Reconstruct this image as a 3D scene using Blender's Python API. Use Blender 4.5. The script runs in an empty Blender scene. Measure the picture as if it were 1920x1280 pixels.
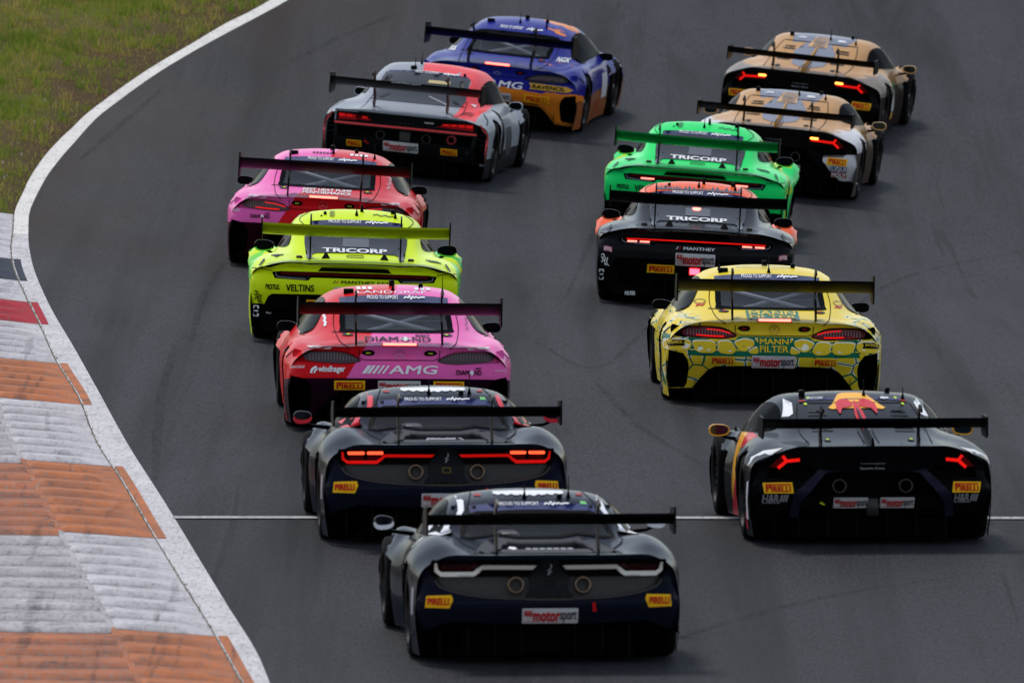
import bpy, bmesh, math, random
import numpy as np
from mathutils import Vector, Matrix
from mathutils.bvhtree import BVHTree
from mathutils.geometry import delaunay_2d_cdt

random.seed(7)
rng = np.random.default_rng(7)
R = math.radians
scene = bpy.context.scene
C = scene.collection

# ------------------------------------------------------------------ camera, sky, sun, exposure
F_PX, CAM_H, PITCH = 30000.0, 10.5, R(3.913)
cam_d = bpy.data.cameras.new('camera')
cam = bpy.data.objects.new('camera', cam_d)
C.objects.link(cam)
cam.location = (0, 0, CAM_H)
cam.rotation_euler = (math.pi / 2 - PITCH, 0, 0)
cam_d.sensor_width = 36.0
cam_d.lens = F_PX / 1920 * 36.0
cam_d.clip_start = 1.0
cam_d.clip_end = 2000.0
cam_d.dof.use_dof = True
cam_d.dof.focus_distance = 152.0
cam_d.dof.aperture_fstop = 7.5
scene.camera = cam

SUN_EL, SUN_AZ = 56.0, -24.0         # degrees, azimuth clockwise from +Y (the sun stands ahead and to the left)
world = bpy.data.worlds.new('World')
scene.world = world
world.use_nodes = True
wn = world.node_tree
bg = wn.nodes['Background']
sky = wn.nodes.new('ShaderNodeTexSky')
sky.sky_type = 'NISHITA'
sky.sun_disc = False
sky.sun_elevation = R(SUN_EL)
sky.sun_rotation = R(SUN_AZ)
sky.air_density = 1.0
sky.dust_density = 0.3
sky.ozone_density = 1.0
hs = wn.nodes.new('ShaderNodeHueSaturation')
hs.inputs['Saturation'].default_value = 0.55
wn.links.new(sky.outputs[0], hs.inputs['Color'])
wn.links.new(hs.outputs[0], bg.inputs['Color'])
bg.inputs['Strength'].default_value = 0.135

sun_d = bpy.data.lights.new('sun', 'SUN')
sun = bpy.data.objects.new('sun', sun_d)
C.objects.link(sun)
sun_d.energy = 1.9
sun_d.angle = R(11)
sun_d.color = (1.0, 0.95, 0.88)
sun.rotation_euler = Vector((-math.sin(R(SUN_AZ)) * math.cos(R(SUN_EL)), -math.cos(R(SUN_AZ)) * math.cos(R(SUN_EL)), -math.sin(R(SUN_EL)))).to_track_quat('-Z', 'Y').to_euler()
sun.location = (0, 200, 80)

vs = scene.view_settings
vs.view_transform = 'Standard'
vs.look = 'None'
vs.exposure = 0.36
vs.gamma = 1.0
vs.use_curve_mapping = False

# ------------------------------------------------------------------ materials
def lin(c):
    """sRGB 0-255 triple or hex string to linear RGBA"""
    if isinstance(c, str):
        c = tuple(int(c[i:i + 2], 16) for i in (0, 2, 4))
    out = []
    for v in c:
        v = v / 255.0
        out.append(v / 12.92 if v <= 0.04045 else ((v + 0.055) / 1.055) ** 2.4)
    return (*out, 1.0)

_M = {}
class NT:
    """tiny node builder"""
    def __init__(s, name):
        s.m = bpy.data.materials.new(name)
        s.m.use_nodes = True
        s.t = s.m.node_tree
        s.p = s.t.nodes['Principled BSDF']
    def n(s, kind, **kw):
        x = s.t.nodes.new('ShaderNode' + kind)
        for k, v in kw.items():
            setattr(x, k, v)
        return x
    def l(s, a, b):
        s.t.links.new(a, b)
    def val(s, sock, v):
        if hasattr(v, 'is_linked') or isinstance(v, bpy.types.NodeSocket):
            s.l(v, sock)
        else:
            sock.default_value = v
    def math(s, op, a, b=0.0, c=0.0, clamp=False):
        x = s.n('Math', operation=op, use_clamp=clamp)
        s.val(x.inputs[0], a); s.val(x.inputs[1], b)
        if op in ('MULTIPLY_ADD', 'SMOOTH_MIN', 'COMPARE', 'WRAP'):
            s.val(x.inputs[2], c)
        return x.outputs[0]
    def mix(s, f, a, b, blend='MIX'):
        x = s.n('Mix', data_type='RGBA', blend_type=blend)
        s.val(x.inputs[0], f); s.val(x.inputs[6], a); s.val(x.inputs[7], b)
        return x.outputs[2]
    def noise(s, vec, scale, detail=3.0, rough=0.55, dist=0.0):
        x = s.n('TexNoise')
        if vec is not None:
            s.l(vec, x.inputs['Vector'])
        x.inputs['Scale'].default_value = scale
        x.inputs['Detail'].default_value = detail
        x.inputs['Roughness'].default_value = rough
        x.inputs['Distortion'].default_value = dist
        return x.outputs['Fac']
    def ramp(s, f, a, b, ca=0.0, cb=1.0):
        x = s.n('MapRange')
        x.clamp = True
        s.val(x.inputs[0], f)
        x.inputs[1].default_value = a; x.inputs[2].default_value = b
        x.inputs[3].default_value = ca; x.inputs[4].default_value = cb
        return x.outputs[0]
    def coord(s, which='Object', scale=None):
        tc = s.n('TexCoord').outputs[which]
        if scale:
            mp = s.n('Mapping')
            s.l(tc, mp.inputs[0])
            mp.inputs['Scale'].default_value = scale
            return mp.outputs[0]
        return tc
    def bump(s, h, strength, dist):
        b = s.n('Bump')
        s.l(h, b.inputs['Height'])
        b.inputs['Strength'].default_value = strength
        b.inputs['Distance'].default_value = dist
        s.l(b.outputs[0], s.p.inputs['Normal'])

def mat(name, color, rough=0.4, metal=0.0, coat=0.0, emit=0.0, emit_color=None, spec=0.06):
    if name in _M:
        return _M[name]
    b = NT(name)
    p = b.p
    c = lin(color)
    p.inputs['Base Color'].default_value = c
    p.inputs['Roughness'].default_value = rough
    p.inputs['Metallic'].default_value = metal
    p.inputs['Coat Weight'].default_value = coat * 0.12
    p.inputs['Coat Roughness'].default_value = 0.08
    p.inputs['Coat IOR'].default_value = 1.3
    p.inputs['Specular IOR Level'].default_value = spec
    if emit:
        p.inputs['Emission Color'].default_value = lin(emit_color) if emit_color else c
        p.inputs['Emission Strength'].default_value = emit
    _M[name] = b.m
    return b.m

def paint(name, base, layers=(), rough=0.28, coat=0.8, metal=0.0, pattern=None):
    """car paint with a printed livery: layers = (colour, [planes (nx,ny,nz,d)], noise_amp, noise_scale) in car coordinates"""
    if name in _M:
        return _M[name]
    b = NT(name)
    p = b.p
    co = b.coord('Object')
    col = lin(base)
    cur = None
    for lay in layers:
        c, planes = lay[0], lay[1]
        amp, sc = (lay[2], lay[3]) if len(lay) > 3 else (0, 1)
        m = None
        nz = b.math('MULTIPLY_ADD', b.noise(co, sc, 4.0, 0.6), 2 * amp, -amp) if amp else None
        for nx, ny, nzc, d in planes:
            dp = b.n('VectorMath', operation='DOT_PRODUCT')
            b.l(co, dp.inputs[0])
            dp.inputs[1].default_value = (nx, ny, nzc)
            v = b.math('ADD', dp.outputs['Value'], d)
            if nz is not None:
                v = b.math('ADD', v, nz)
            g = b.math('GREATER_THAN', v, 0.0)
            m = g if m is None else b.math('MULTIPLY', m, g)
        cur = b.mix(m, cur if cur is not None else col, lin(c))
    if pattern:
        cur = pattern(b, co, cur if cur is not None else col)
    # faint road film and clear-coat unevenness
    dirt = b.ramp(b.noise(co, 6.0, 5.0, 0.65), 0.45, 0.9, 0.0, 0.08)
    cur = b.mix(dirt, cur if cur is not None else col, lin((64, 62, 60)))
    geo = b.n('NewGeometry')
    cur = b.mix(geo.outputs['Backfacing'], cur, lin((10, 10, 11)))   # bare carbon on the inside of the panels
    b.l(cur, p.inputs['Base Color'])
    p.inputs['Metallic'].default_value = metal
    p.inputs['Roughness'].default_value = rough
    p.inputs['Coat Weight'].default_value = coat * 0.22
    p.inputs['Coat IOR'].default_value = 1.2
    p.inputs['Specular IOR Level'].default_value = 0.012
    b.l(b.ramp(b.noise(co, 9.0, 3.0), 0.3, 0.8, 0.02, 0.09), p.inputs['Coat Roughness'])
    _M[name] = b.m
    return b.m

def glass(name, tint, alpha, rough=0.03):
    if name in _M:
        return _M[name]
    b = NT(name)
    out = b.t.nodes['Material Output']
    tr = b.n('BsdfTransparent')
    tr.inputs[0].default_value = tint
    b.p.inputs['Base Color'].default_value = (0.015, 0.016, 0.018, 1)
    b.p.inputs['Roughness'].default_value = rough
    b.p.inputs['Specular IOR Level'].default_value = 0.3
    mx = b.n('MixShader')
    mx.inputs[0].default_value = alpha
    b.l(tr.outputs[0], mx.inputs[1]); b.l(b.p.outputs[0], mx.inputs[2])
    b.l(mx.outputs[0], out.inputs[0])
    _M[name] = b.m
    return b.m

CARBON = mat('carbon_black', (11, 11, 13), 0.42, spec=0.035)
MATTE = mat('matte_black', (7, 7, 8), 0.75, spec=0.04)
SATIN = mat('satin_black', (16, 16, 18), 0.45)
RUBBER = mat('tyre_rubber', (15, 15, 16), 0.85, spec=0.08)
RIM = mat('rim_metal', (52, 50, 48), 0.35, metal=0.9)
STEEL = mat('steel', (150, 148, 145), 0.35, metal=1.0)
CAGE = mat('cage_paint', (200, 202, 206), 0.4)
DGLASS = mat('dark_glass', (16, 17, 20), 0.12, spec=0.03)
DGLASS.node_tree.nodes['Principled BSDF'].inputs['IOR'].default_value = 1.06
CGLASS = glass('clear_tinted_glass', (0.80, 0.81, 0.84, 1), 0.30)
WHITE = mat('print_white', (236, 236, 238), 0.4)
BLACKP = mat('print_black', (16, 16, 18), 0.4)
GREYP = mat('print_grey', (150, 150, 156), 0.45)
NAVY = mat('print_navy', (34, 40, 84), 0.35, coat=0.5)
YELP = mat('sticker_yellow', (250, 190, 30), 0.4)
REDP = mat('print_red', (196, 24, 30), 0.4)
GOLDP = mat('print_gold', (212, 160, 60), 0.4)
LIMEP = mat('print_lime', (200, 226, 50), 0.4)
GREENP = mat('print_green', (18, 122, 84), 0.4)
PLATE = mat('plate_white', (206, 204, 206), 0.45)
LENSR = mat('red_lens', (92, 12, 16), 0.08, coat=1.0)
LENSG = mat('smoked_lens', (84, 74, 80), 0.1, coat=1.0)
LED = mat('lit_red_led', (220, 20, 18), 0.4, emit=0.55, emit_color=(255, 28, 22))
LEDWARM = mat('warm_red_led', (255, 60, 30), 0.4, emit=1.5, emit_color=(255, 84, 50))
LEDHOT = mat('bright_red_led', (255, 120, 100), 0.4, emit=3.2, emit_color=(255, 110, 96))
LEDORANGE = mat('orange_led', (255, 120, 30), 0.4, emit=4.0, emit_color=(255, 150, 60))
LEDDIM = mat('dim_red_led', (190, 26, 24), 0.3, emit=0.35, emit_color=(230, 30, 28))
STRIPW = mat('pale_light_strip', (232, 226, 216), 0.3)
MIRRORM = mat('mirror_glass', (150, 165, 175), 0.06, metal=1.0)

# ------------------------------------------------------------------ object helpers
def tag(o, label=None, cat=None, group=None, kind=None):
    if label: o['label'] = label
    if cat: o['category'] = cat
    if group: o['group'] = group
    if kind: o['kind'] = kind
    return o

def obj(name, verts, faces, m, parent=None, smooth=True):
    me = bpy.data.meshes.new(name)
    me.from_pydata([tuple(v) for v in verts], [], [tuple(f) for f in faces])
    me.update()
    if smooth and len(me.polygons):
        me.polygons.foreach_set('use_smooth', [True] * len(me.polygons))
    if m: me.materials.append(m)
    o = bpy.data.objects.new(name, me)
    C.objects.link(o)
    if parent: o.parent = parent
    return o

def box_geo(x0, x1, y0, y1, z0, z1):
    v = [(x0, y0, z0), (x1, y0, z0), (x1, y1, z0), (x0, y1, z0), (x0, y0, z1), (x1, y0, z1), (x1, y1, z1), (x0, y1, z1)]
    f = [(0, 3, 2, 1), (4, 5, 6, 7), (0, 1, 5, 4), (1, 2, 6, 5), (2, 3, 7, 6), (3, 0, 4, 7)]
    return v, f

def bevel_box(name, dims, m, parent, bev=0.01, seg=2):
    v, f = box_geo(*dims)
    o = obj(name, v, f, m, parent)
    bm = bmesh.new(); bm.from_mesh(o.data)
    bmesh.ops.bevel(bm, geom=bm.edges[:], offset=bev, segments=seg, affect='EDGES', profile=0.5)
    bm.to_mesh(o.data); bm.free()
    o.data.polygons.foreach_set('use_smooth', [True] * len(o.data.polygons))
    return o

def tube_geo(pts, r, n=8, cap=True):
    pts = [Vector(p) for p in pts]
    rs = r if isinstance(r, (list, tuple)) else [r] * len(pts)
    V, Fc = [], []
    for i, p in enumerate(pts):
        t = (pts[min(i + 1, len(pts) - 1)] - pts[max(i - 1, 0)]).normalized()
        a = t.orthogonal().normalized() if i == 0 else (a - t * a.dot(t)).normalized()
        b = t.cross(a)
        for k in range(n):
            q = 2 * math.pi * k / n
            V.append(p + (a * math.cos(q) + b * math.sin(q)) * rs[i])
    for i in range(len(pts) - 1):
        for k in range(n):
            k2 = (k + 1) % n
            Fc.append((i * n + k, i * n + k2, (i + 1) * n + k2, (i + 1) * n + k))
    if cap:
        Fc.append(tuple(range(n - 1, -1, -1)))
        Fc.append(tuple(range((len(pts) - 1) * n, len(pts) * n)))
    return V, Fc

def tube(name, pts, r, m, parent, n=8):
    return obj(name, *tube_geo(pts, r, n), m, parent)

def lathe_geo(prof, n=32, axis='x'):
    """prof: list of (axial, radius)"""
    V, Fc = [], []
    for a, r in prof:
        for k in range(n):
            q = 2 * math.pi * k / n
            c, s = math.cos(q) * r, math.sin(q) * r
            V.append((a, c, s) if axis == 'x' else (c, a, s))
    for i in range(len(prof) - 1):
        for k in range(n):
            k2 = (k + 1) % n
            Fc.append((i * n + k, i * n + k2, (i + 1) * n + k2, (i + 1) * n + k))
    return V, Fc

def pch(kn, x):
    """monotone cubic interpolation of knots [(x, v), ...]"""
    k = np.array(sorted(kn), float)
    X, Y = k[:, 0], k[:, 1]
    x = np.clip(np.asarray(x, float), X[0], X[-1])
    if len(X) == 2:
        return Y[0] + (Y[1] - Y[0]) * (x - X[0]) / (X[1] - X[0])
    h = np.diff(X); d = np.diff(Y) / h
    m = np.zeros_like(Y)
    for i in range(1, len(X) - 1):
        if d[i - 1] * d[i] > 0:
            w1, w2 = 2 * h[i] + h[i - 1], h[i] + 2 * h[i - 1]
            m[i] = (w1 + w2) / (w1 / d[i - 1] + w2 / d[i])
    m[0], m[-1] = d[0], d[-1]
    i = np.clip(np.searchsorted(X, x) - 1, 0, len(h) - 1)
    t = (x - X[i]) / h[i]
    return ((2 * t**3 - 3 * t**2 + 1) * Y[i] + (t**3 - 2 * t**2 + t) * h[i] * m[i]
            + (-2 * t**3 + 3 * t**2) * Y[i + 1] + (t**3 - t**2) * h[i] * m[i + 1])

def sstep(t):
    t = np.clip(t, 0, 1)
    return t * t * (3 - 2 * t)

def pip(px, py, poly):
    inside = np.zeros(px.shape, bool)
    n = len(poly)
    j = n - 1
    for i in range(n):
        xi, yi = poly[i]; xj, yj = poly[j]
        if yi != yj:
            inside ^= ((yi > py) != (yj > py)) & (px < (xj - xi) * (py - yi) / (yj - yi) + xi)
        j = i
    return inside

def mx(poly):
    return [(-x, z) for x, z in reversed(poly)]

def rnd(pts, n=4):
    """closed Catmull-Rom through the points"""
    out = []
    N = len(pts)
    for i in range(N):
        p0, p1, p2, p3 = (np.array(pts[(i + k) % N], float) for k in (-1, 0, 1, 2))
        for k in range(n):
            t = k / n
            out.append(tuple(0.5 * (2 * p1 + (p2 - p0) * t + (2 * p0 - 5 * p1 + 4 * p2 - p3) * t * t + (3 * p1 - p0 - 3 * p2 + p3) * t**3)))
    return out

def crv(pts, n=5):
    """open Catmull-Rom"""
    P = [np.array(p, float) for p in pts]
    P = [2 * P[0] - P[1]] + P + [2 * P[-1] - P[-2]]
    out = []
    for i in range(1, len(P) - 2):
        for k in range(n):
            t = k / n
            p0, p1, p2, p3 = P[i - 1:i + 3]
            out.append(tuple(0.5 * (2 * p1 + (p2 - p0) * t + (2 * p0 - 5 * p1 + 4 * p2 - p3) * t * t + (3 * p1 - p0 - 3 * p2 + p3) * t**3)))
    out.append(tuple(P[-2]))
    return out

def rrect(x0, x1, z0, z1, r=0.01, n=3):
    out = []
    for cx, cz, a in ((x1 - r, z1 - r, 0), (x0 + r, z1 - r, 90), (x0 + r, z0 + r, 180), (x1 - r, z0 + r, 270)):
        for k in range(n + 1):
            q = R(a + 90 * k / n)
            out.append((cx + r * math.cos(q), cz + r * math.sin(q)))
    return out

def ell(cx, cz, rx, rz, n=20):
    return [(cx + rx * math.cos(2 * math.pi * k / n), cz + rz * math.sin(2 * math.pi * k / n)) for k in range(n)]

def ribbon(pts, w):
    """polygon round an open polyline"""
    P = [np.array(p, float) for p in pts]
    L, Rr = [], []
    for i, p in enumerate(P):
        t = P[min(i + 1, len(P) - 1)] - P[max(i - 1, 0)]
        t = t / (np.linalg.norm(t) + 1e-9)
        nn = np.array((-t[1], t[0])) * (w[i] if isinstance(w, (list, tuple)) else w) / 2
        L.append(tuple(p + nn)); Rr.append(tuple(p - nn))
    return L + Rr[::-1]

def tri2d(outer, holes=(), grid=0.06):
    """2D tessellation with inner grid points; returns verts, tris, boundary loops"""
    loops = [list(outer)] + [list(h) for h in holes]
    V, E, LP = [], [], []
    for lp in loops:
        pts = []
        for i in range(len(lp)):
            a, b = np.array(lp[i], float), np.array(lp[(i + 1) % len(lp)], float)
            d = np.linalg.norm(b - a)
            if d < 1e-6: continue
            k = max(1, int(math.ceil(d / grid)))
            pts += [tuple(a + (b - a) * j / k) for j in range(k)]
        s = len(V)
        V += pts
        E += [(s + i, s + (i + 1) % len(pts)) for i in range(len(pts))]
        LP.append(list(range(s, s + len(pts))))
    xs = [v[0] for v in V]; zs = [v[1] for v in V]
    gx, gz = np.meshgrid(np.arange(min(xs), max(xs), grid) + grid / 2, np.arange(min(zs), max(zs), grid) + grid / 2)
    gx, gz = gx.ravel(), gz.ravel()
    if len(gx):
        m = pip(gx, gz, loops[0])
        for h in loops[1:]:
            m &= ~pip(gx, gz, h)
        B = np.array(V)
        G = np.stack([gx[m], gz[m]], 1)
        if len(G):
            dmin = np.sqrt(((G[:, None, :] - B[None]) ** 2).sum(2)).min(1)
            V += [tuple(g) for g in G[dmin > grid * 0.4]]
    r = delaunay_2d_cdt([Vector(v) for v in V], E, [], 0, 1e-6)
    v2 = [tuple(v) for v in r[0]]
    orig = {}
    for i, o in enumerate(r[3]):
        for k in o: orig[k] = i
    T = [tuple(f) for f in r[2]]
    cx = np.array([sum(v2[i][0] for i in f) / 3 for f in T]); cz = np.array([sum(v2[i][1] for i in f) / 3 for f in T])
    m = pip(cx, cz, loops[0])
    for h in loops[1:]:
        m &= ~pip(cx, cz, h)
    T = [f for f, k in zip(T, m) if k]
    return v2, T, [[orig[i] for i in lp if i in orig] for lp in LP]

_TX = {}
def text_geo(s, bold=0.0, shear=0.0):
    """flat glyphs scaled to the unit box; with the box's size in font units"""
    key = (s, shear)
    if key not in _TX:
        cu = bpy.data.curves.new('lettering', 'FONT')
        cu.body = s; cu.size = 1; cu.shear = shear; cu.resolution_u = 3
        o = bpy.data.objects.new('lettering', cu)
        C.objects.link(o)
        dg = bpy.context.evaluated_depsgraph_get()
        me = bpy.data.meshes.new_from_object(o.evaluated_get(dg))
        bpy.data.objects.remove(o); bpy.data.curves.remove(cu)
        v = np.array([tuple(p.co)[:2] for p in me.vertices])
        lo, hi = v.min(0), v.max(0)
        _TX[key] = ((v - lo) / (hi - lo), [tuple(p.vertices) for p in me.polygons], hi - lo)
        bpy.data.meshes.remove(me)
    return _TX[key]
# ------------------------------------------------------------------ the ground: a corner that gains banking (left side high) with distance
def gz(x, y):
    x = np.asarray(x, float); y = np.asarray(y, float)
    s = 0.10 * sstep((y - 128) / 74.0)
    far = 1 - sstep((y - 260) / 200)
    u = np.clip(x + 7.0, -4.0, 22.0)
    w = np.clip(y - 168, 0, 60)
    climb = np.where(w < 34, 0.5 * 0.045 / 30 * w * w, 0.5 * 0.045 / 30 * 34 * 34 + 0.051 * (w - 34))
    return -s * far * u + climb

_fw = Vector((0, math.cos(PITCH), -math.sin(PITCH)))
_up = Vector((0, math.sin(PITCH), math.cos(PITCH)))
def gp(px, py, h=0.0):
    """ground point seen at photograph pixel (px, py)"""
    d = _fw + Vector((1, 0, 0)) * ((px - 960) / F_PX) + _up * ((640 - py) / F_PX)
    t = 130.0
    for _ in range(40):
        p = Vector((0, 0, CAM_H)) + d * t
        t += (p.z - float(gz(p.x, p.y)) - h) / -d.z * 0.9
    return Vector((0, 0, CAM_H)) + d * t

def arr(pts):
    """pixel polyline -> x as a function of y knots"""
    q = [gp(*p) for p in pts]
    return [(p.y, p.x) for p in q]

band_right = arr([(503, 1273), (485, 1230), (429, 1139), (365, 1034), (309, 942), (242, 837), (183, 731), (144, 661), (88, 563), (60, 492), (53, 436),
                  (59, 387), (82, 341), (112, 299), (141, 266), (177, 226), (230, 184), (295, 138), (361, 98), (426, 62), (486, 30), (538, 0)])
band_left = arr([(450, 1273), (394, 1174), (337, 1083), (281, 991), (232, 907), (183, 830), (148, 745), (109, 682), (70, 598), (49, 556), (24, 492), (22, 457),
                 (34, 394), (49, 348), (75, 305), (112, 262), (148, 230), (184, 200), (230, 164), (279, 131), (328, 102), (377, 72), (426, 43), (466, 23), (505, 0)])
joint = arr([(250, 1273), (204, 1188), (141, 1069), (105, 998), (49, 872), (0, 774)])
Y0, Y1 = band_right[0][0], band_right[-1][0]
def ext(kn, lo=90.0, hi=330.0):
    kn = sorted(kn)
    a, b = kn[0], kn[1]
    c, d = kn[-2], kn[-1]
    s0 = (b[1] - a[1]) / (b[0] - a[0]); s1 = (d[1] - c[1]) / (d[0] - c[0])
    return [(lo, a[1] + s0 * (lo - a[0]))] + kn + [(hi, d[1] + s1 * 0.8 * (hi - d[0]))]
KR, KL, KJ = ext(band_right), ext(band_left), ext(joint)
# keep the band's width steady: its left edge follows the right edge
def XR(y): return pch(KR, y)
def XL(y): return np.minimum(pch(KL, y), XR(y) - 0.16)
_jw = np.mean([float(pch(KL, k[0])) - k[1] for k in joint])
def XJ(y): return XL(y) - _jw

# ---- materials of the ground
def asphalt_mat():
    b = NT('asphalt')
    co = b.coord('Object')
    st = b.coord('Object', (1.0, 0.12, 1.0))
    fine = b.noise(b.coord('Object', (1.0, 0.14, 1.0)), 42.0, 4.0, 0.75)
    mid = b.noise(b.coord('Object', (1.0, 0.2, 1.0)), 9.0, 5.0, 0.65)
    big = b.noise(st, 0.55, 4.0, 0.6, 0.4)
    col = b.mix(b.ramp(big, 0.3, 0.72), lin((40, 40, 42)), lin((54, 54, 58)))
    col = b.mix(b.ramp(mid, 0.35, 0.7, 0.0, 0.35), col, lin((36, 36, 38)))
    col = b.mix(b.ramp(fine, 0.40, 0.72, 0.0, 0.55), col, lin((80, 80, 84)))
    col = b.mix(b.ramp(b.noise(b.coord('Object', (1.0, 0.14, 1.0)), 30.0, 2.0), 0.56, 0.70, 0.0, 0.55), col, lin((32, 32, 35)))
    # rubber laid along the running lines and a few scrub marks
    warp = b.n('VectorMath', operation='ADD')
    nz = b.n('TexNoise'); b.l(b.coord('Object', (0.05, 0.03, 1)), nz.inputs['Vector']); nz.inputs['Scale'].default_value = 1.0
    b.l(st, warp.inputs[0]); b.l(nz.outputs['Color'], warp.inputs[1])
    lanes = b.noise(b.coord('Object', (1.3, 0.012, 1.0)), 1.0, 5.0, 0.62, 0.6)
    col = b.mix(b.ramp(lanes, 0.46, 0.66, 0.0, 0.75), col, lin((31, 31, 33)))
    col = b.mix(b.ramp(b.noise(b.coord('Object', (2.2, 0.02, 1.0)), 1.7, 3.0, 0.5, 1.2), 0.69, 0.73, 0.0, 0.45), col, lin((24, 24, 26)))
    # brown dust lies on the outside edge of the corner
    sep = b.n('SeparateXYZ'); b.l(co, sep.inputs[0])
    at = b.n('Attribute', attribute_name='edge_distance')
    dust = b.math('MULTIPLY', b.ramp(at.outputs['Fac'], 0.0, 3.2, 1.0, 0.0), b.ramp(sep.outputs['Y'], 158.0, 176.0))
    dust = b.math('MULTIPLY', dust, b.ramp(b.noise(b.coord('Object', (1.0, 0.25, 1.0)), 0.9, 5.0, 0.65), 0.32, 0.68, 0.15, 0.85))
    col = b.mix(dust, col, lin((58, 48, 41)))
    b.l(col, b.p.inputs['Base Color'])
    b.l(b.ramp(big, 0.3, 0.7, 0.62, 0.8), b.p.inputs['Roughness'])
    b.p.inputs['Specular IOR Level'].default_value = 0.03
    b.bump(b.math('ADD', fine, b.math('MULTIPLY', mid, 0.4)), 0.35, 0.01)
    return b.m

def worn_paint(name, col, under, wear=0.5, dirt=0.5, seed=0.0, groove=False):
    b = NT(name)
    co = b.coord('Object')
    off = b.n('VectorMath', operation='ADD'); b.l(co, off.inputs[0]); off.inputs[1].default_value = (seed, seed * 3.1, 0)
    v = off.outputs[0]
    mp = b.n('Mapping'); b.l(v, mp.inputs[0]); mp.inputs['Scale'].default_value = (1.2, 0.16, 1.0)
    f = b.ramp(b.noise(mp.outputs[0], 26.0, 5.0, 0.7), 0.62 - 0.18 * wear, 0.80 - 0.1 * wear)
    c = b.mix(f, lin(col), lin(under))
    mp2 = b.n('Mapping'); b.l(v, mp2.inputs[0]); mp2.inputs['Scale'].default_value = (0.9, 0.5, 1.0)
    d = b.ramp(b.noise(mp2.outputs[0], 2.2, 6.0, 0.68), 0.35, 0.75, 0.0, dirt)
    c = b.mix(d, c, lin((74, 72, 74)))
    mp3 = b.n('Mapping'); b.l(v, mp3.inputs[0]); mp3.inputs['Scale'].default_value = (1.0, 0.35, 1.0)
    d3 = b.ramp(b.noise(mp3.outputs[0], 5.0, 5.0, 0.7), 0.55, 0.70, 0.0, dirt * 0.9)
    c = b.mix(d3, c, lin((66, 64, 68)))
    if groove:
        tm = b.noise(b.coord('Object', (4.0, 0.12, 1.0)), 1.6, 3.0, 0.5, 0.8)
        c = b.mix(b.math('MULTIPLY', b.ramp(tm, 0.60, 0.68, 0.0, 0.55), b.ramp(b.noise(co, 3.0, 4.0, 0.7), 0.35, 0.6)), c, lin((50, 49, 52)))
        g = b.n('Attribute', attribute_name='groove').outputs['Fac']
        g = b.math('MULTIPLY', g, b.ramp(b.noise(b.coord('Object', (2.5, 0.5, 1.0)), 3.0, 5.0, 0.7), 0.25, 0.62))
        c = b.mix(b.math('MULTIPLY', g, 0.55), c, lin((70, 68, 72)))
    b.l(c, b.p.inputs['Base Color'])
    b.p.inputs['Roughness'].default_value = 0.75
    b.p.inputs['Specular IOR Level'].default_value = 0.05
    b.bump(b.noise(co, 70.0, 4.0, 0.7), 0.4, 0.008)
    return b.m

def soil_mat():
    b = NT('soil_and_turf')
    co = b.coord('Object')
    n1 = b.noise(b.coord('Object', (1.0, 0.35, 1.0)), 0.7, 5.0, 0.6)
    n2 = b.noise(co, 5.0, 5.0, 0.7)
    c = b.mix(b.ramp(n1, 0.36, 0.62), lin((92, 74, 52)), lin((98, 100, 48)))
    ed = b.n('Attribute', attribute_name='edge_distance').outputs['Fac']
    bare = b.math('MULTIPLY', b.ramp(ed, 0.1, 1.5, 1.0, 0.0), b.ramp(n2, 0.3, 0.6, 0.35, 1.0))
    c = b.mix(bare, c, lin((70, 56, 42)))
    c = b.mix(b.ramp(n2, 0.35, 0.7, 0.0, 0.6), c, lin((84, 68, 48)))
    c = b.mix(b.ramp(b.noise(co, 40.0, 3.0), 0.4, 0.8, 0.0, 0.5), c, lin((66, 56, 40)))
    b.l(c, b.p.inputs['Base Color'])
    b.p.inputs['Roughness'].default_value = 0.95
    b.p.inputs['Specular IOR Level'].default_value = 0.02
    b.bump(b.noise(co, 18.0, 6.0, 0.7), 0.5, 0.03)
    return b.m

ASPH = asphalt_mat()
SOIL = soil_mat()

# ---- terrain sheet to the horizon
def grid_sheet(name, xs, ys, zf, m, keep=None):
    X, Y = np.meshgrid(xs, ys)
    Z = zf(X, Y)
    V = np.stack([X.ravel(), Y.ravel(), Z.ravel()], 1)
    nx = len(xs)
    Fc = [(j * nx + i, j * nx + i + 1, (j + 1) * nx + i + 1, (j + 1) * nx + i) for j in range(len(ys) - 1) for i in range(nx - 1)]
    return obj(name, V, Fc, m)

def rise(x, y):
    """lumpy verge left of the track"""
    e = XL(np.clip(y, 90, 330)) - x
    l = sstep(e / 3.0) * (0.10 * np.sin(x * 1.7 + y * 0.31) + 0.08 * np.sin(y * 0.83 - x * 0.6)) * (np.abs(x) < 40)
    return l
xs = np.unique(np.concatenate([np.linspace(-600, -60, 10), np.linspace(-60, -16, 12), np.linspace(-16, 0, 80), np.linspace(0, 60, 20), np.linspace(60, 600, 10)]))
ys = np.unique(np.concatenate([np.linspace(-200, 90, 12), np.linspace(90, 240, 120), np.linspace(240, 500, 20), np.linspace(500, 1400, 8)]))
terr = grid_sheet('ground', xs, ys, lambda X, Y: gz(X, Y) - 0.035 + np.where(X < XL(np.clip(Y, 90, 330)), rise(X, Y) * 0.5, -0.02), SOIL)
_at = terr.data.attributes.new('edge_distance', 'FLOAT', 'POINT')
_at.data.foreach_set('value', [float(XL(min(max(v.co.y, 90), 330))) - v.co.x for v in terr.data.vertices])
tag(terr, 'rough soil and turf beside the track', kind='structure')

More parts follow.
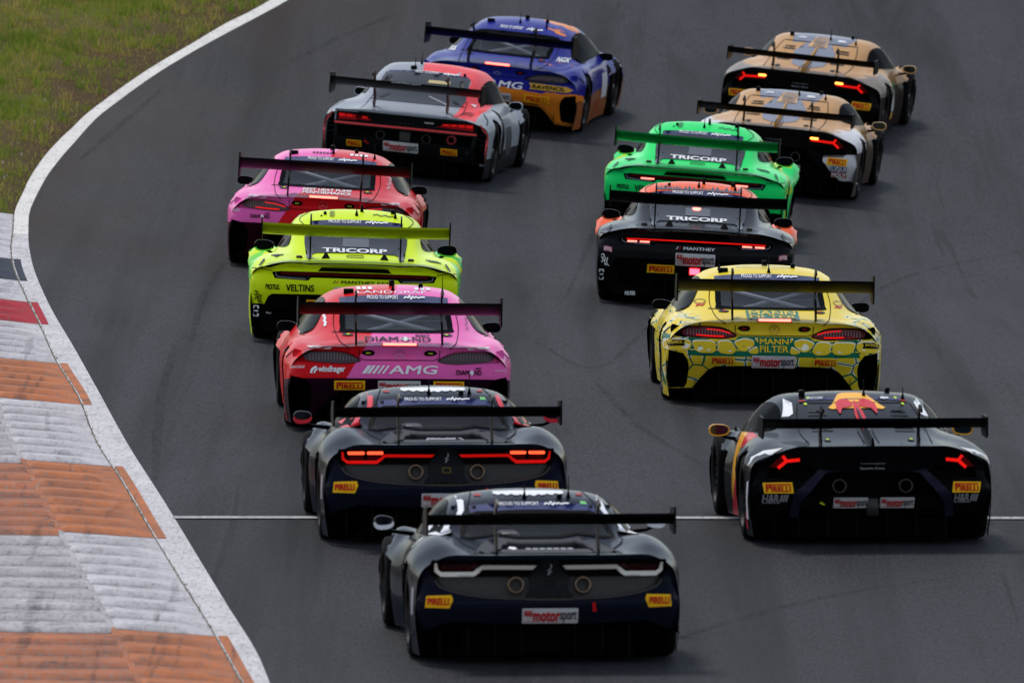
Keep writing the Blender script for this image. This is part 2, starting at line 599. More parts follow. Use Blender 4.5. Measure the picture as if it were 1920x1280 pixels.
# ---- asphalt between the white edge band and the far right edge
def strip(name, fl, fr, y0, y1, ny, nx, lift, m, zf=None):
    ysv = np.linspace(y0, y1, ny)
    V, ed = [], []
    for y in ysv:
        a, c = float(fl(y)), float(fr(y))
        for i in range(nx):
            x = a + (c - a) * i / (nx - 1)
            V.append((x, y, float(gz(x, y)) + lift + (zf(i / (nx - 1), y) if zf else 0)))
            ed.append(x - a)
    Fc = [(j * nx + i, j * nx + i + 1, (j + 1) * nx + i + 1, (j + 1) * nx + i) for j in range(ny - 1) for i in range(nx - 1)]
    o = obj(name, V, Fc, m)
    at = o.data.attributes.new('edge_distance', 'FLOAT', 'POINT')
    at.data.foreach_set('value', ed)
    return o
road = strip('race_track', lambda y: XR(y) - 0.08, lambda y: XR(y) * 0.3 + 13.5, 90, 330, 260, 40, 0.0, ASPH)
tag(road, 'dark grey asphalt race track', kind='structure')
BANDM = worn_paint('worn_white_line_paint', (206, 203, 204), (140, 138, 140), 0.7, 0.28)
BANDM2 = worn_paint('fresh_white_line_paint', (222, 218, 212), (120, 116, 114), 0.45, 0.20, 5.0)
yb = gp(40, 440).y
band = strip('track_edge_line', XL, XR, 90, 330, 400, 6, 0.004, BANDM2)
tag(band, 'white painted line along the edge of the track', kind='structure')
band.data.materials.append(BANDM)
for p in band.data.polygons:
    if band.data.vertices[p.vertices[0]].co.y < yb:
        p.material_index = 1
# ---- a few dark tyre marks
def mark_mat():
    b = NT('rubber_mark')
    co = b.coord('Object', (1.0, 0.15, 1.0))
    b.p.inputs['Base Color'].default_value = lin((26, 26, 28)); b.p.inputs['Roughness'].default_value = .8; b.p.inputs['Specular IOR Level'].default_value = .03
    tr = b.n('BsdfTransparent'); mx_ = b.n('MixShader')
    b.l(b.ramp(b.noise(co, 14.0, 4.0, .7), .38, .70, 0.0, 0.30), mx_.inputs[0])
    b.l(tr.outputs[0], mx_.inputs[1]); b.l(b.p.outputs[0], mx_.inputs[2]); b.l(mx_.outputs[0], b.t.nodes['Material Output'].inputs[0])
    return b.m
MARK = mark_mat()
for a, b_, c_, w in (((1560, 600), (1700, 520), (1920, 470), .10), ((1000, 640), (1120, 690), (1230, 600), .08), ((290, 900), (300, 760), (330, 640), .12), ((150, 300), (215, 245), (300, 170), .10),
                     ((1130, 1240), (1500, 1130), (1800, 1080), .14), ((1330, 880), (1200, 800), (1120, 720), .10), ((520, 130), (640, 70), (760, 20), .12), ((1180, 300), (1120, 420), (1060, 560), .08), ((360, 640), (380, 560), (430, 480), .10)):
    pts = crv([(gp(*q).x, gp(*q).y) for q in (a, b_, c_)], 12)
    V, Fc = [], []
    for i, (x, y) in enumerate(pts):
        t = i / (len(pts) - 1); ww = 0.4 * w * math.sin(math.pi * (0.08 + 0.84 * t)) ** .6
        V += [(x - ww, y, float(gz(x - ww, y)) + 0.008), (x + ww, y, float(gz(x + ww, y)) + 0.008)]
        if i: Fc.append((2 * i - 2, 2 * i - 1, 2 * i + 1, 2 * i))
    obj('tyre_mark', V, Fc, MARK, road)
# ---- grid line across the track
p0 = gp(560, 973.6); yl = p0.y
line = strip('grid_line', lambda y: XR(y) - 0.01, lambda y: 9.5, yl + 0.02, yl + 0.26, 3, 40, 0.010, worn_paint('grid_line_paint', (184, 184, 186), (96, 95, 97), 0.7, 0.35, 2.0))
tag(line, 'thin white line painted across the track', kind='structure')

# ---- kerb: two rows of ribbed concrete blocks, painted in bands
yk = [gp(200, v).y for v in (1010, 875, 760, 684, 613, 573, 535, 496, 415)]
b0 = gp(200, 1193).y
bounds = [yk[0] - 26.0, b0 - 9.0, b0] + yk          # near to far
cols = ['white', 'orange', 'white', 'orange', 'white', 'orange', 'white', 'red', 'white', 'navy', 'white']
KM = {'orange': [worn_paint('kerb_orange_paint', (192, 114, 68), (150, 128, 118), 0.6, 0.6, 1.0, True), worn_paint('kerb_orange_paint_worn', (182, 108, 68), (150, 132, 124), 0.75, 0.7, 9.0, True)],
      'white': [worn_paint('kerb_white_paint', (198, 195, 198), (150, 136, 138), 0.5, 0.42, 3.0, True), worn_paint('kerb_white_paint_worn', (186, 182, 184), (140, 124, 126), 0.7, 0.6, 6.0, True)],
      'red': [worn_paint('kerb_red_paint', (168, 32, 48), (120, 90, 92), 0.4, 0.3, 4.0, True)] * 2,
      'navy': [worn_paint('kerb_navy_paint', (46, 52, 66), (84, 84, 88), 0.4, 0.3, 4.5, True)] * 2}
kerb_base = strip('kerb', lambda y: XJ(y) - 1.35, lambda y: XL(y) + 0.0, bounds[0], bounds[-1], 120, 4, 0.0, mat('kerb_mortar', (120, 114, 106), 0.9))
tag(kerb_base, 'ribbed concrete kerb painted in orange, white, red and navy', kind='structure')
def kerb_block(y0, y1, fl, fr, m, row, nrib, strength):
    n = nrib * 12 + 1
    nx = 12
    V, gv = [], []
    for j in range(n):
        t = j / (n - 1)
        y = y0 + 0.012 + (y1 - y0 - 0.024) * t
        a, c = float(fl(y)) + 0.008, float(fr(y)) - 0.012
        ph = (t * nrib) % 1.0 if j < n - 1 else 0.999
        # saw-tooth rib: steep face towards the oncoming cars, long slope behind
        saw = (ph / 0.16 if ph < 0.16 else 1 - (ph - 0.16) / 0.84)
        grv = max(0.0, 1 - min(ph, 1 - ph) / 0.22) if ph > 0.5 else max(0.0, 1 - ph / 0.10)
        for i in range(nx):
            u = i / (nx - 1)
            fade = float(sstep((1 - u) / 0.45)) if row == 0 else 1.0
            tip = float(sstep(u / 0.10)) if row == 0 else 1.0
            base = (0.055 * (1 - u) if row == 0 else 0.05 + 0.02 * (1 - u))
            x = a + (c - a) * u + (random.uniform(-0.012, 0.012) if u in (0.0,) else 0)
            gv.append(grv * (0.35 + 0.65 * fade))
            V.append((x, y, float(gz(x, y)) + 0.006 + base + strength * saw * fade * (0.4 + 0.6 * tip)))
    Fc = [(j * nx + i, j * nx + i + 1, (j + 1) * nx + i + 1, (j + 1) * nx + i) for j in range(n - 1) for i in range(nx - 1)]
    # side walls all round
    rim = [j * nx for j in range(n)][::-1] + list(range(nx)) + [j * nx + nx - 1 for j in range(n)] + [(n - 1) * nx + i for i in range(nx)][::-1]
    rr = []
    for k in rim:
        if not rr or rr[-1] != k: rr.append(k)
    if rr[0] == rr[-1]: rr.pop()
    s = len(V)
    for k in rr:
        x, y, z = V[k]; V.append((x, y, float(gz(x, y)) - 0.03))
    L = len(rr)
    for i in range(L):
        Fc.append((rr[i], s + i, s + (i + 1) % L, rr[(i + 1) % L]))
    o = obj('kerb_block', V, Fc, m, kerb_base, smooth=False)
    at = o.data.attributes.new('groove', 'FLOAT', 'POINT')
    at.data.foreach_set('value', gv + [0.6] * (len(V) - len(gv)))
    return o
for i, c in enumerate(cols):
    if i + 1 >= len(bounds): break
    y0, y1 = bounds[i], bounds[i + 1]
    nr = max(3, int(round((y1 - y0) / 1.0)))
    # paint spills over the crack on to the flat line beside the orange and red blocks
    kerb_block(y0, y1, XJ, XL, KM[c][0], 0, nr, 0.036)
    dy = -0.35 if y1 < yk[3] else 0.0
    kerb_block(y0 + dy, y1 + dy, lambda y: XJ(y) - 1.3, lambda y: XJ(y) - 0.01, KM[c][1], 1, nr, 0.028)
    jm = strip('joint_mortar', lambda y: XJ(y) - 0.028, lambda y: XJ(y) + 0.020, y0, y1, 60, 3, 0.074, KM[c][1], lambda u, y: -0.012 * abs(u - .5) + 0.008 * math.sin(y * 9.0) * math.sin(y * 3.7))
    jm.parent = kerb_base
    if c in ('orange', 'red', 'navy'):
        s = strip('overpainted_strip', lambda y: XL(y) + 0.012, lambda y: XL(y) + 0.012 + 0.075, y0, y1, 20, 3, 0.008, KM[c][0])
        s.parent = kerb_base
# ---- crumbled mortar along the open joint between the two block rows, and moss in the crack beside the line
def crumbs(name, fx, y0, y1, n, size, m, spread, label, up=0.02):
    V, Fc = [], []
    for _ in range(n):
        y = random.uniform(y0, y1); x = float(fx(y)) + random.gauss(0, spread)
        s = size * random.uniform(0.4, 1.4); z = float(gz(x, y)) + up
        k = len(V)
        for q in range(4):
            a = q * 1.57 + random.random()
            V.append((x + s * math.cos(a), y + 2 * s * math.sin(a), z - 0.03))
        V.append((x + random.uniform(-s, s) * .3, y, z + s * 0.9))
        Fc += [(k + q, k + (q + 1) % 4, k + 4) for q in range(4)]
    o = obj(name, V, Fc, m)
    return tag(o, label, kind='stuff')
crumbs('mortar_crumbs', lambda y: XJ(y) + 0.0, 110, yk[3], 1500, 0.010, mat('mortar_crumb', (176, 166, 156), 0.9), 0.012, 'crumbled pale mortar along the kerb joint', 0.065)
crumbs('moss', lambda y: XL(y) - 0.005, 112, bounds[-1], 600, 0.006, mat('moss', (104, 98, 74), 0.95), 0.010, 'dark moss in the crack beside the white line')

# ---- grass on the verge
def grass():
    n = 200000
    y = rng.uniform(158, 224, n * 2)
    e = XL(y)
    span = 9.0
    d = span * rng.random(n * 2) ** 1.25
    x = e - 0.03 - d
    keep = (x > -0.034 * y - 2.6) & ((y > bounds[-1] + 0.05) | (x < XJ(y) - 1.45))
    x, y, d = x[keep][:n], y[keep][:n], d[keep][:n]
    n = len(x)
    def nz(fx, fy, ph): return np.sin(x * fx + ph + 1.3 * np.sin(y * fy * 0.7 + ph)) * np.sin(y * fy + ph * 2.1 + 1.1 * np.sin(x * fx * 0.9))
    p = 0.5 * nz(1.1, 0.45, 0.4) + 0.35 * nz(2.7, 1.3, 2.0) + 0.25 * nz(6.0, 3.1, 4.4)     # patchiness
    edge = sstep((d - 0.12 + 0.5 * nz(0.9, 1.9, 1.0)) / 1.5)
    dens = np.clip(0.55 + 0.75 * p, 0.06, 1) * (0.12 + 0.88 * edge)
    k = rng.random(n) < dens
    x, y, p, edge = x[k], y[k], p[k], edge[k]
    # taller, darker tufts
    m = 3200
    ty = rng.uniform(158, 224, m); td = 0.15 + 8.5 * rng.random(m); tx = XL(ty) - td
    ok = (tx > -0.034 * ty - 0.8) & ((ty > bounds[-1] + 0.2) | (tx < XJ(ty) - 1.6)); ty, tx = ty[ok], tx[ok]
    m = len(tx); q = 16
    gx = (tx[:, None] + rng.normal(0, 0.05, (m, q))).ravel(); gy = (ty[:, None] + rng.normal(0, 0.09, (m, q))).ravel()
    tall = np.concatenate([np.ones(len(x)), np.repeat(rng.uniform(1.3, 2.3, m), q)])
    tone = np.concatenate([np.zeros(len(x)), np.repeat(rng.uniform(-0.5, 0.45, m), q)])
    x = np.concatenate([x, gx]); y = np.concatenate([y, gy]); p = np.concatenate([p, np.zeros(m * q)]); edge = np.concatenate([edge, np.ones(m * q)])
    n = len(x)
    hgt = tall * (0.045 + 0.075 * rng.random(n)) * (0.6 + 0.5 * np.clip(p + 0.4, 0, 1)) * (0.55 + 0.45 * edge)
    w = 0.005 + 0.005 * rng.random(n)
    a = rng.uniform(0, 2 * np.pi, n)
    lean = hgt * rng.uniform(0.1, 0.6, n); la = rng.uniform(0, 2 * np.pi, n)
    z = gz(x, y) - 0.035 + rise(x, y) * 0.5
    V = np.zeros((n, 3, 3))
    V[:, 0] = np.stack([x - w * np.cos(a), y - w * np.sin(a), z], 1)
    V[:, 1] = np.stack([x + w * np.cos(a), y + w * np.sin(a), z], 1)
    V[:, 2] = np.stack([x + lean * np.cos(la), y + lean * np.sin(la), z + hgt], 1)
    me = bpy.data.meshes.new('grass')
    me.vertices.add(n * 3); me.loops.add(n * 3); me.polygons.add(n)
    me.vertices.foreach_set('co', V.ravel())
    me.loops.foreach_set('vertex_index', np.arange(n * 3, dtype=np.int32))
    me.polygons.foreach_set('loop_start', np.arange(0, n * 3, 3, dtype=np.int32))
    me.update()
    at = me.attributes.new('dry', 'FLOAT', 'POINT')
    dry = np.clip(0.42 + tone - 0.75 * p + 0.14 * rng.standard_normal(n) - 0.3 * (edge - 0.7), 0, 1)
    at.data.foreach_set('value', np.repeat(dry, 3))
    b = NT('grass_blades')
    f = b.n('Attribute', attribute_name='dry').outputs['Fac']
    c = b.mix(b.ramp(f, 0.0, 0.55), lin((104, 130, 42)), lin((156, 154, 70)))
    c = b.mix(b.ramp(f, 0.5, 1.0), c, lin((178, 144, 92)))
    b.l(c, b.p.inputs['Base Color'])
    b.p.inputs['Roughness'].default_value = 0.7
    b.p.inputs['Specular IOR Level'].default_value = 0.05
    tl = b.n('BsdfTranslucent'); b.l(c, tl.inputs[0])
    ms = b.n('MixShader'); ms.inputs[0].default_value = 0.4
    b.l(b.p.outputs[0], ms.inputs[1]); b.l(tl.outputs[0], ms.inputs[2]); b.l(ms.outputs[0], b.t.nodes['Material Output'].inputs[0])
    me.materials.append(b.m)
    o = bpy.data.objects.new('grass', me)
    C.objects.link(o)
    tag(o, 'patchy green and dry brown grass on the verge', kind='stuff')
grass()
crumbs('gravel', lambda y: XL(y) - 0.25 - abs(random.gauss(0, 0.5)), 160, 214, 60, 0.011, mat('gravel_stone', (150, 144, 136), 0.9), 0.1, 'scattered pale stones on the grass verge beside the white line')
# ------------------------------------------------------------------ the car builder
# Car coordinates: origin on the ground under the rear axle, +y ahead, +x right. Shapes of the rear are drawn in a rear
# elevation (X, E): E = z + SLOPE*y, the view along a line falling gently forward, and laid on the real surfaces by ray casts.
SLOPE = 0.08

class Car:
    def __init__(s, S, label, px, py, yaw, wb=2.65):
        s.S = S; s.wb = wb
        p = gp(px, py)
        root = bpy.data.objects.new('race_car', None)
        C.objects.link(root)
        root.empty_display_size = 0.3
        e = 0.5
        nx = -(float(gz(p.x + e, p.y)) - float(gz(p.x - e, p.y))) / (2 * e)
        ny = -(float(gz(p.x, p.y + e)) - float(gz(p.x, p.y - e))) / (2 * e)
        up = Vector((nx, ny, 1)).normalized()
        fwd = Vector((-math.sin(R(yaw)), math.cos(R(yaw)), 0))
        fwd = (fwd - up * fwd.dot(up)).normalized()
        rt = fwd.cross(up)
        root.matrix_world = Matrix(((rt.x, fwd.x, up.x, p.x), (rt.y, fwd.y, up.y, p.y), (rt.z, fwd.z, up.z, p.z), (0, 0, 0, 1)))
        tag(root, label, 'race car', 'race cars rounding the corner in two columns')
        s.root = root
        s.V, s.F = [], []
        s.bvh = None

    # ---- surfaces
    def bow(s, x):
        a = np.abs(x)
        return s.S.get('bow', 0.18) * a ** 3 + s.S.get('corner', 0.16) * np.maximum(0, (a - 0.84) / 0.16) ** 2

    def add_surf(s, V, F):
        k = len(s.V)
        s.V += [tuple(v) for v in V]
        s.F += [tuple(i + k for i in f) for f in F]
        s.bvh = None

    def adj(s, E, X=0.0):
        r = s.S.get('rise', 0.0)
        d = s.S.get('drop_rear', 0.0)
        if d:
            E = E - d * float(sstep((0.735 - E) / 0.05) * (1 - sstep((abs(X) - 0.82) / 0.10)))
        return E + r * float(sstep((E - 0.97) / 0.20))

    def ray(s, X, E, lift=0.004, ymax=None):
        E = s.adj(E, X)
        if s.bvh is None:
            s.bvh = BVHTree.FromPolygons([Vector(v) for v in s.V], s.F)
        d = Vector((0, 1, -SLOPE)).normalized()
        loc, nor, i, dist = s.bvh.ray_cast(Vector((X, -5, E + 5 * SLOPE)), d)
        if loc is None or (ymax is not None and loc.y > ymax): return None
        if nor.dot(d) > 0: nor = -nor
        return loc + nor * lift - d * lift * 0.5

    def rays(s, Y, Z, side, lift=0.004):
        if s.bvh is None:
            s.bvh = BVHTree.FromPolygons([Vector(v) for v in s.V], s.F)
        d = Vector((-side, 0, 0))
        loc, nor, i, dist = s.bvh.ray_cast(Vector((side * 5, Y, Z)), d)
        if loc is None: return None
        if nor.dot(d) > 0: nor = -nor
        return loc + nor * lift - d * lift * 0.3

    def fy(s, X, z, inset=0.0):
        return s.S['y0'] + float(pch(s.S['prof'], z)) + float(s.bow(X)) + inset

    def fmap(s, inset=0.0):
        def f(X, E):
            y = s.S['y0']
            if E < 0.74: E = s.adj(E, X)
            for _ in range(5):
                z = E - SLOPE * y
                y = s.fy(X, z, inset)
            return Vector((X, y, E - SLOPE * y))
        return f

    # ---- pieces
    def sheet(s, name, m, outer, holes=(), fn=None, grid=0.06, wall=0.0, parent=None, surf=False, walldir=(0, 1, 0)):
        v2, T, loops = tri2d(outer, holes, grid)
        P = [fn(*v) for v in v2]
        T = [t for t in T if all(P[i] is not None for i in t)]
        if not T: return None
        used = sorted({i for t in T for i in t}); mp = {k: i for i, k in enumerate(used)}
        V = [P[k] for k in used]
        Fc = []
        for t in T:
            a, b, c = (V[mp[i]] for i in t)
            n = (b - a).cross(c - a)
            Fc.append(tuple(mp[i] for i in (t if n.y < 0 or (abs(n.y) < 1e-9 and n.z > 0) else t[::-1])))
        if surf: s.add_surf(V, Fc)
        if wall:
            wd = Vector(walldir) * wall
            for lp in loops:
                lp = [mp[i] for i in lp if i in mp]
                k = len(V)
                V += [V[i] + wd for i in lp]
                L = len(lp)
                for i in range(L):
                    Fc.append((lp[i], k + i, k + (i + 1) % L, lp[(i + 1) % L]))
        o = obj(name, V, Fc, m, parent or s.root)
        if wall:
            bm = bmesh.new(); bm.from_mesh(o.data)
            for e in bm.edges:
                if len(e.link_faces) == 2 and e.calc_face_angle(0) > 0.7: e.smooth = False
            bm.to_mesh(o.data); bm.free()
        return o

    def dec(s, name, m, outer, holes=(), lift=0.004, parent=None, grid=0.06, wall=0.0, ymax=None, surf=False):
        return s.sheet(name, m, outer, holes, lambda x, e: s.ray(x, e, lift, ymax), grid, wall, parent, surf)

    def sdec(s, name, m, outer, side, holes=(), lift=0.004, parent=None, grid=0.08):
        """printed or glazed sheet on the flank, drawn in (y, z)"""
        v2, T, _ = tri2d(outer, holes, grid)
        P = [s.rays(a, b, side, lift) for a, b in v2]
        T = [t for t in T if all(P[i] is not None for i in t)]
        if not T: return None
        V = [p if p is not None else Vector((0, 0, 0)) for p in P]
        return obj(name, V, T, m, parent or s.root)

    def ribs(s, name, m, lines, w=0.008, lift=0.004, parent=None):
        """thin panel gaps: several polylines drawn as one narrow inlay"""
        V, Fc = [], []
        for ln in lines:
            v2, T, _ = tri2d(ribbon(ln, w), (), 0.05)
            P = [s.ray(x, e, lift) for x, e in v2]
            k = len(V)
            V += [p if p is not None else Vector((0, 0, 0)) for p in P]
            Fc += [tuple(i + k for i in t) for t in T if all(P[i] is not None for i in t)]
        o = obj(name, V, Fc, m, parent or s.root)
        if len(lines) > 1: o['kind'] = 'stuff'
        return o

    def txt(s, text, x0, x1, e0, e1, m, lift=0.006, bold=0.02, shear=0.0, parent=None, cell=0.07, slope=0.0, name='lettering', upright=False):
        v, T, gs = text_geo(text, 0, shear)
        bold = min(bold, 0.03)
        if upright:                                   # runs up the pillar
            v = np.stack([1 - v[:, 1], v[:, 0]], 1); gs = gs[::-1]
        v = v * np.array([x1 - x0, e1 - e0]) + np.array([x0, e0])
        bm = bmesh.new()
        bv = [bm.verts.new((p[0], p[1], 0)) for p in v]
        for t in T:
            try: bm.faces.new([bv[i] for i in t])
            except ValueError: pass
        for ax, a, b in ((0, x0, x1), (1, e0, e1)):
            k = int((b - a) / cell)
            for i in range(1, k + 1):
                c = a + (b - a) * i / (k + 1)
                n = (1, 0, 0) if ax == 0 else (0, 1, 0)
                bmesh.ops.bisect_plane(bm, geom=bm.verts[:] + bm.edges[:] + bm.faces[:], plane_co=(c, 0, 0) if ax == 0 else (0, c, 0), plane_no=n, dist=1e-5)
        bm.verts.index_update()
        F0 = [tuple(q.index for q in f.verts) for f in bm.faces]
        Q = [(q.co.x, q.co.y + slope * (q.co.x - x0)) for q in bm.verts]
        bm.free()
        bx, be = bold * (x1 - x0) / gs[0], bold * (e1 - e0) / gs[1]
        V, Fc = [], []
        # heavier strokes: the same print laid four times, a hair apart
        for n, (dx, de) in enumerate(((1, 1), (-1, 1), (1, -1), (-1, -1)) if bold > 0.004 else ((0, 0),)):
            P = [s.ray(a + dx * bx, b + de * be, lift + 0.0004 * n) for a, b in Q]
            k = len(V)
            Fc += [tuple(i + k for i in f) for f in F0 if all(P[i] is not None for i in f)]
            V += [p if p is not None else Vector((0, 0, 0)) for p in P]
        o = obj(name, V, Fc, m, parent or s.root, smooth=False)
        o['kind'] = 'stuff'
        return o

    # ---- body shell
    def shell(s, paint_m, hole=None, hole_ymax=1.0, name='body'):
        S = s.S
        y0, yF = S['y0'], S['yF']
        ys = np.concatenate([np.linspace(y0, 0.9, 46), np.linspace(0.9, yF, 46)[1:]])
        wide = S.get('wide', 1.0)
        c = {k: pch(S[k], ys) * (wide if k[0] == 'x' else 1.0) for k in ('top', 'x2', 'drop', 'x3', 'z3', 'x4', 'z4', 'x5', 'z5', 'x6')}
        c['top'] = c['top'] + S.get('rise', 0.0) * sstep((ys + 0.1) / 1.1) * (1 - sstep((ys - 1.9) / 0.8))
        z6 = pch(S.get('z6', [(y0, .42), (yF, .28)]), ys)
        zb = S.get('sill', 0.065)
        n = len(ys)
        K = np.zeros((n, 9, 2))
        K[:, 0] = np.stack([0 * ys, c['top']], 1)
        K[:, 1] = np.stack([0.55 * c['x2'], c['top'] - 0.22 * c['drop']], 1)
        K[:, 2] = np.stack([c['x2'], c['top'] - c['drop']], 1)
        K[:, 3] = np.stack([c['x3'], c['z3']], 1)
        K[:, 4] = np.stack([c['x4'], c['z4']], 1)
        K[:, 5] = np.stack([c['x5'], c['z5']], 1)
        K[:, 6] = np.stack([c['x6'], z6], 1)
        K[:, 7] = np.stack([c['x6'] - 0.005, np.minimum(z6 - 0.06, 0.25)], 1)
        K[:, 8] = np.stack([c['x6'] - 0.03, 0 * ys + zb], 1)
        ext = np.concatenate([K[:, 1:2] * np.array([-1, 1]), K, (2 * K[:, 8:9] - K[:, 7:8])], 1)
        sub = 6
        rows = []
        for k in range(8):
            p0, p1, p2, p3 = ext[:, k], ext[:, k + 1], ext[:, k + 2], ext[:, k + 3]
            d1 = np.linalg.norm(p2 - p1, axis=1)[:, None] + 1e-6
            d0 = np.linalg.norm(p1 - p0, axis=1)[:, None] + 1e-6
            d2 = np.linalg.norm(p3 - p2, axis=1)[:, None] + 1e-6
            # chord-length tangents
            m1 = ((p1 - p0) / d0 * d1 + (p2 - p1) / d1 * d0) / (d0 + d1) * d1
            m2 = ((p2 - p1) / d1 * d2 + (p3 - p2) / d2 * d1) / (d1 + d2) * d1
            for j in range(sub):
                t = j / sub
                rows.append((2 * t**3 - 3 * t**2 + 1) * p1 + (t**3 - 2 * t**2 + t) * m1 + (-2 * t**3 + 3 * t**2) * p2 + (t**3 - t**2) * m2)
        rows.append(K[:, 8])
        H = np.stack(rows, 1)
        m = H.shape[1]
        full = np.concatenate([H[:, :0:-1] * np.array([-1, 1]), H], 1)
        nc = full.shape[1]
        w = 1 - sstep((ys - y0) / 0.7)
        Yv = ys[:, None] + s.bow(full[:, :, 0]) * w[:, None]
        V = np.stack([full[:, :, 0], Yv, full[:, :, 1]], 2).reshape(-1, 3)
        # rear edge as seen in the elevation
        e = V[:nc]
        s.edge = [(p[0], p[2] + SLOPE * p[1]) for p in e]
        Fc = [(i * nc + j, i * nc + j + 1, (i + 1) * nc + j + 1, (i + 1) * nc + j) for i in range(n - 1) for j in range(nc - 1)]
        # wheel arches
        rad = np.full(len(V), 9.0)
        for yc, ra in ((0.0, S.get('arch', 0.385)), (s.wb, S.get('arch', 0.385))):
            dy, dz = V[:, 1] - yc, V[:, 2] - 0.34
            r = np.hypot(dy, dz)
            fl = (np.abs(V[:, 0]) > 0.80) & (V[:, 2] < 0.74)
            near = fl & (np.abs(r - ra) < 0.035)
            V[near, 1] = yc + dy[near] / r[near] * ra
            V[near, 2] = 0.34 + dz[near] / r[near] * ra
            rr = np.where(fl, np.hypot(V[:, 1] - yc, V[:, 2] - 0.34) - ra, 9)
            rad = np.minimum(rad, rr)
        # the wings stand open behind the front wheels
        opn = (V[:, 1] > s.wb - 0.66) & (V[:, 1] < s.wb + 0.05) & (np.abs(V[:, 0]) > 0.74) & (V[:, 2] < 0.585)
        Fc = [f for f in Fc if not all(rad[i] < 0.002 for i in f) and not all(opn[i] for i in f)]
        if hole:
            hole = [(x, s.adj(e)) for x, e in hole]
            cx = np.array([[V[i] for i in f] for f in Fc]).mean(1)
            ins = pip(cx[:, 0], cx[:, 2] + SLOPE * cx[:, 1], hole) & (cx[:, 1] < hole_ymax) & (cx[:, 2] > 0.5)
        else:
            ins = np.zeros(len(Fc), bool)
        if S.get('windscreen', True):
            cx = np.array([[V[i] for i in f] for f in Fc]).mean(1)
            x2 = pch(S['x2'], cx[:, 1])
            ins |= (cx[:, 1] > S['ws'][0]) & (cx[:, 1] < S['ws'][1]) & (np.abs(cx[:, 0]) < x2 * 0.93) & (cx[:, 2] > 0.6)
        solid = [f for f, k in zip(Fc, ins) if not k]
        s.add_surf(V, Fc)                         # rays still meet the skin where the panes sit
        solid.append(tuple(range((n - 1) * nc, n * nc)))
        o = obj(name, V, solid, paint_m, s.root)
        s.body = o
        # glazed windscreen
        if S.get('windscreen', True):
            idx = [f for f, k in zip(Fc, ins) if k and np.mean([V[i][1] for i in f]) > S['ws'][0]]
            us = sorted({i for f in idx for i in f}); mp = {k: i for i, k in enumerate(us)}
            obj('windscreen', [V[k] + np.array((0, 0, -0.004)) for k in us], [tuple(mp[i] for i in f) for f in idx], CGLASS, s.root)
        # floor pan and cabin tub, so that nothing shows through the car
        tub = S.get('tub', 0.62)
        v1, f1 = box_geo(-0.64, 0.64, y0 + 0.30, yF - 0.25, 0.07, 0.42)
        v2, f2 = box_geo(-0.85, 0.85, 0.48, s.wb - 0.70, 0.06, 0.30)
        obj('floor_pan', v1 + v2, f1 + [tuple(i + 8 for i in f) for f in f2], MATTE, s.root, smooth=False)
        # wheel housings
        for yc in (0.0, s.wb):
            for sd in (-1, 1):
                pass
        return o

    def top_edge(s, limit):
        """rear edge of the shell (left to right) above elevation `limit`"""
        return [p for p in s.edge if p[1] > limit]

    def fascia(s, m, low_left, holes=(), wall=0.03, limit=0.3, name='rear_bumper', grid=0.05, grow=0.006):
        """rear skin from the shell's rear edge down to a contour given for the left half, from the outside to the middle"""
        up = s.top_edge(limit)
        up = [(x * (1 + 0.0), e - grow * 0.3) for x, e in up]
        low = low_left + [(-x, e) for x, e in reversed(low_left) if abs(x) > 1e-6]
        outer = up[::-1] + low       # right to left along the top, then left to right along the bottom
        o = s.sheet(name, m, outer, holes, s.fmap(0.0), grid, wall, surf=True)
        return o

    # ---- wheels
    def wheels(s, W=1.0, rw=0.31, fw=0.30, r=0.345, rim=RIM):
        for yc, wd in ((0.0, rw), (s.wb, fw)):
            for sd in (-1, 1):
                w = bpy.data.objects.new('wheel', None); C.objects.link(w)
                w.parent = s.root; w.location = (sd * (W - wd / 2), yc, r); w.empty_display_size = 0.1
                h = wd / 2
                prof = [(-h * .98, 0.235), (-h, 0.27), (-h * .97, r - 0.03), (-h * .86, r - 0.008), (-h * .6, r - 0.001), (0, r), (h * .6, r - 0.001), (h * .86, r - 0.008), (h * .97, r - 0.03), (h, 0.27), (h * .98, 0.235)]
                obj('tyre', *lathe_geo(prof, 40), RUBBER, w)
                V, Fc = lathe_geo([(h * .98 * sd, 0.237), (h * .80 * sd, 0.222), (h * .2 * sd, 0.215), (-h * .9 * sd, 0.235)], 36)
                xo = h * 0.82 * sd
                for k in range(10):
                    q = 2 * math.pi * k / 10
                    for dq in (-0.09, 0.09):
                        a0, a1 = q + dq * 0.5, q + dq * 1.6
                        kk = len(V)
                        for (ra, qa, hw) in ((0.04, a0, 0.012), (0.226, a1, 0.010)):
                            t = (math.cos(qa), math.sin(qa)); nn = (-t[1], t[0])
                            for sg in (-1, 1):
                                for dx in (0.0, -0.02 * sd):
                                    V.append((xo + dx - (0.02 * sd if ra < .1 else 0), t[0] * ra + nn[0] * hw * sg, t[1] * ra + nn[1] * hw * sg))
                        a = kk
                        Fc += [(a, a + 2, a + 6, a + 4), (a + 1, a + 5, a + 7, a + 3), (a, a + 4, a + 5, a + 1), (a + 2, a + 3, a + 7, a + 6)]
                obj('rim', V, Fc, rim, w, smooth=False)
                V, Fc = lathe_geo([(xo, 0.0), (xo, 0.04), (xo - 0.03 * sd, 0.05)], 14)
                obj('wheel_nut', V, Fc, STEEL, w)
                V, Fc = lathe_geo([(-h * .3 * sd, 0.05), (-h * .3 * sd, 0.19), (-h * .5 * sd, 0.19)], 24)
                obj('brake_disc', V, Fc, SATIN, w)

